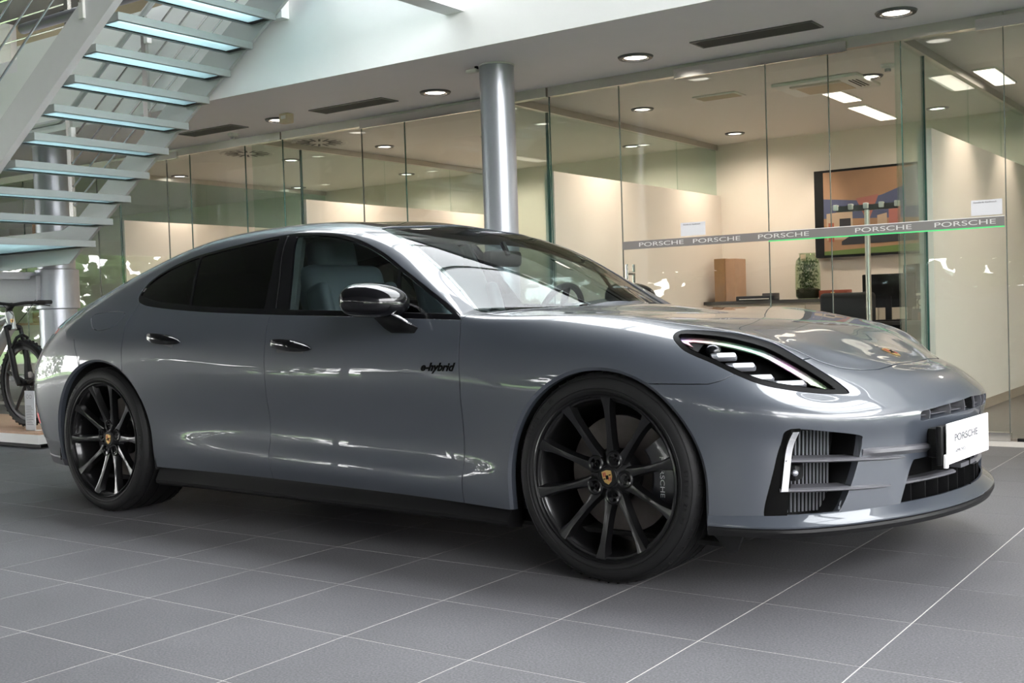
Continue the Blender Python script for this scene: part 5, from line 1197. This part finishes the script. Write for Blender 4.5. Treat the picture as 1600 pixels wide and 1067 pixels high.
# --- cabin
def cabin():
    MB().box(-3.1, -.35, -.80, .80, .20, .25).build('cabin_floor', M['interior'], CAR)
    def seat(x, y, nm, s=1.):
        c = MB().rbox((.50,.50*s,.16), (x+.22,y,.52), .06, 3).build(nm, M['seat'], CAR)
        MB().rbox((.15,.50*s,.66), (0,0,0), .06, 3, Matrix.Translation((x-.10,y,.86)) @ Matrix.Rotation(-.30, 4, 'Y')).build('seat_back', M['seat'], c)
        MB().rbox((.12,.27,.22), (0,0,0), .05, 3, Matrix.Translation((x-.225,y,1.20)) @ Matrix.Rotation(-.22, 4, 'Y')).build('headrest', M['seat'], c)
        for e in (-1, 1): MB().rbox((.13,.07,.52), (0,0,0), .03, 3, Matrix.Translation((x-.03,y+e*.22*s,.84)) @ Matrix.Rotation(-.30, 4, 'Y')).build('side_bolster', M['seat'], c)
    for y in (-.40, .40): seat(-1.62, y, 'front_seat'); seat(-2.45, y, 'rear_seat', .95)
    D = MB().loft([[(x, y, z) for x, z in ((-.45,.60),(-.42,.86),(-.60,.925),(-.86,.915),(-.98,.86),(-.93,.62))] for y in (-.78,-.4,0,.4,.78)]).build('dashboard', M['interior'], CAR, sharp=50)
    MB().rbox((.10,.34,.05), (-.92,.40,.945), .02).build('instrument_hood', M['interior'], D)
    MB().rbox((1.4,.24,.22), (-1.55,0,.50), .05).build('centre_console', M['interior'], CAR)
    m_ = Matrix.Translation((-1.10,.40,.88)) @ Matrix.Rotation(-1.25, 4, 'Y')
    sw = MB().tube([m_ @ Vector((.185*math.cos(a),.185*math.sin(a),0)) for a in np.linspace(0,2*PI,33)[:-1]], .016, 8, closed=True).build('steering_wheel', M['satin'], CAR)
    for a in (0, PI, -PI/2): MB().tube([m_ @ Vector((0,0,.0)), m_ @ Vector((.18*math.cos(a+PI/2),.18*math.sin(a+PI/2),0))], .018, 8).build('steering_spoke', M['satin'], sw)
    MB().tube([(-.95,.4,.82), m_ @ Vector((0,0,.02))], [.05,.06], 12).build('steering_boss', M['satin'], sw)
    rm = MB().rbox((.05,.25,.075), (-1.13,0,1.185), .02).build('rear_view_mirror', M['satin'], CAR); MB().tube([(-1.10,0,1.20),(-1.13,0,1.26)], .014, 8).build('mirror_stem', M['satin'], rm)
    hl = clip(BODY, np.minimum(np.minimum(T_(BODY)-8.9, S_(BODY)-4.0), -1.42-BODY[0][:,0])); panel('headliner', hl, M['headliner'], both='join', thick=0, offset=-.03)
    for sd in (-1, 1):
        MB().rbox((1.0,.05,.42), (-1.2,sd*.80,.70), .02).build('door_card', M['interior'], CAR); MB().rbox((1.0,.05,.42), (-2.2,sd*.80,.72), .02).build('door_card', M['interior'], CAR)
        MB().tube([(-1.80, sd*.74, .95), (-1.88, sd*.60, 1.30)], .05, 8).build('pillar_lining', M['headliner'], CAR)
        MB().box(-3.0, -2.75, sd*.55, sd*.78, .5, 1.02).build('rear_side_lining', M['interior'], CAR)
    MB().box(-3.4, -2.62, -.70, .70, .84, .90).build('parcel_shelf', M['interior'], CAR); MB().box(-.42, -.36, -.78, .78, .2, .90).build('bulkhead', M['dark'], CAR)
    # air vents and plates underneath close the sill
cabin()
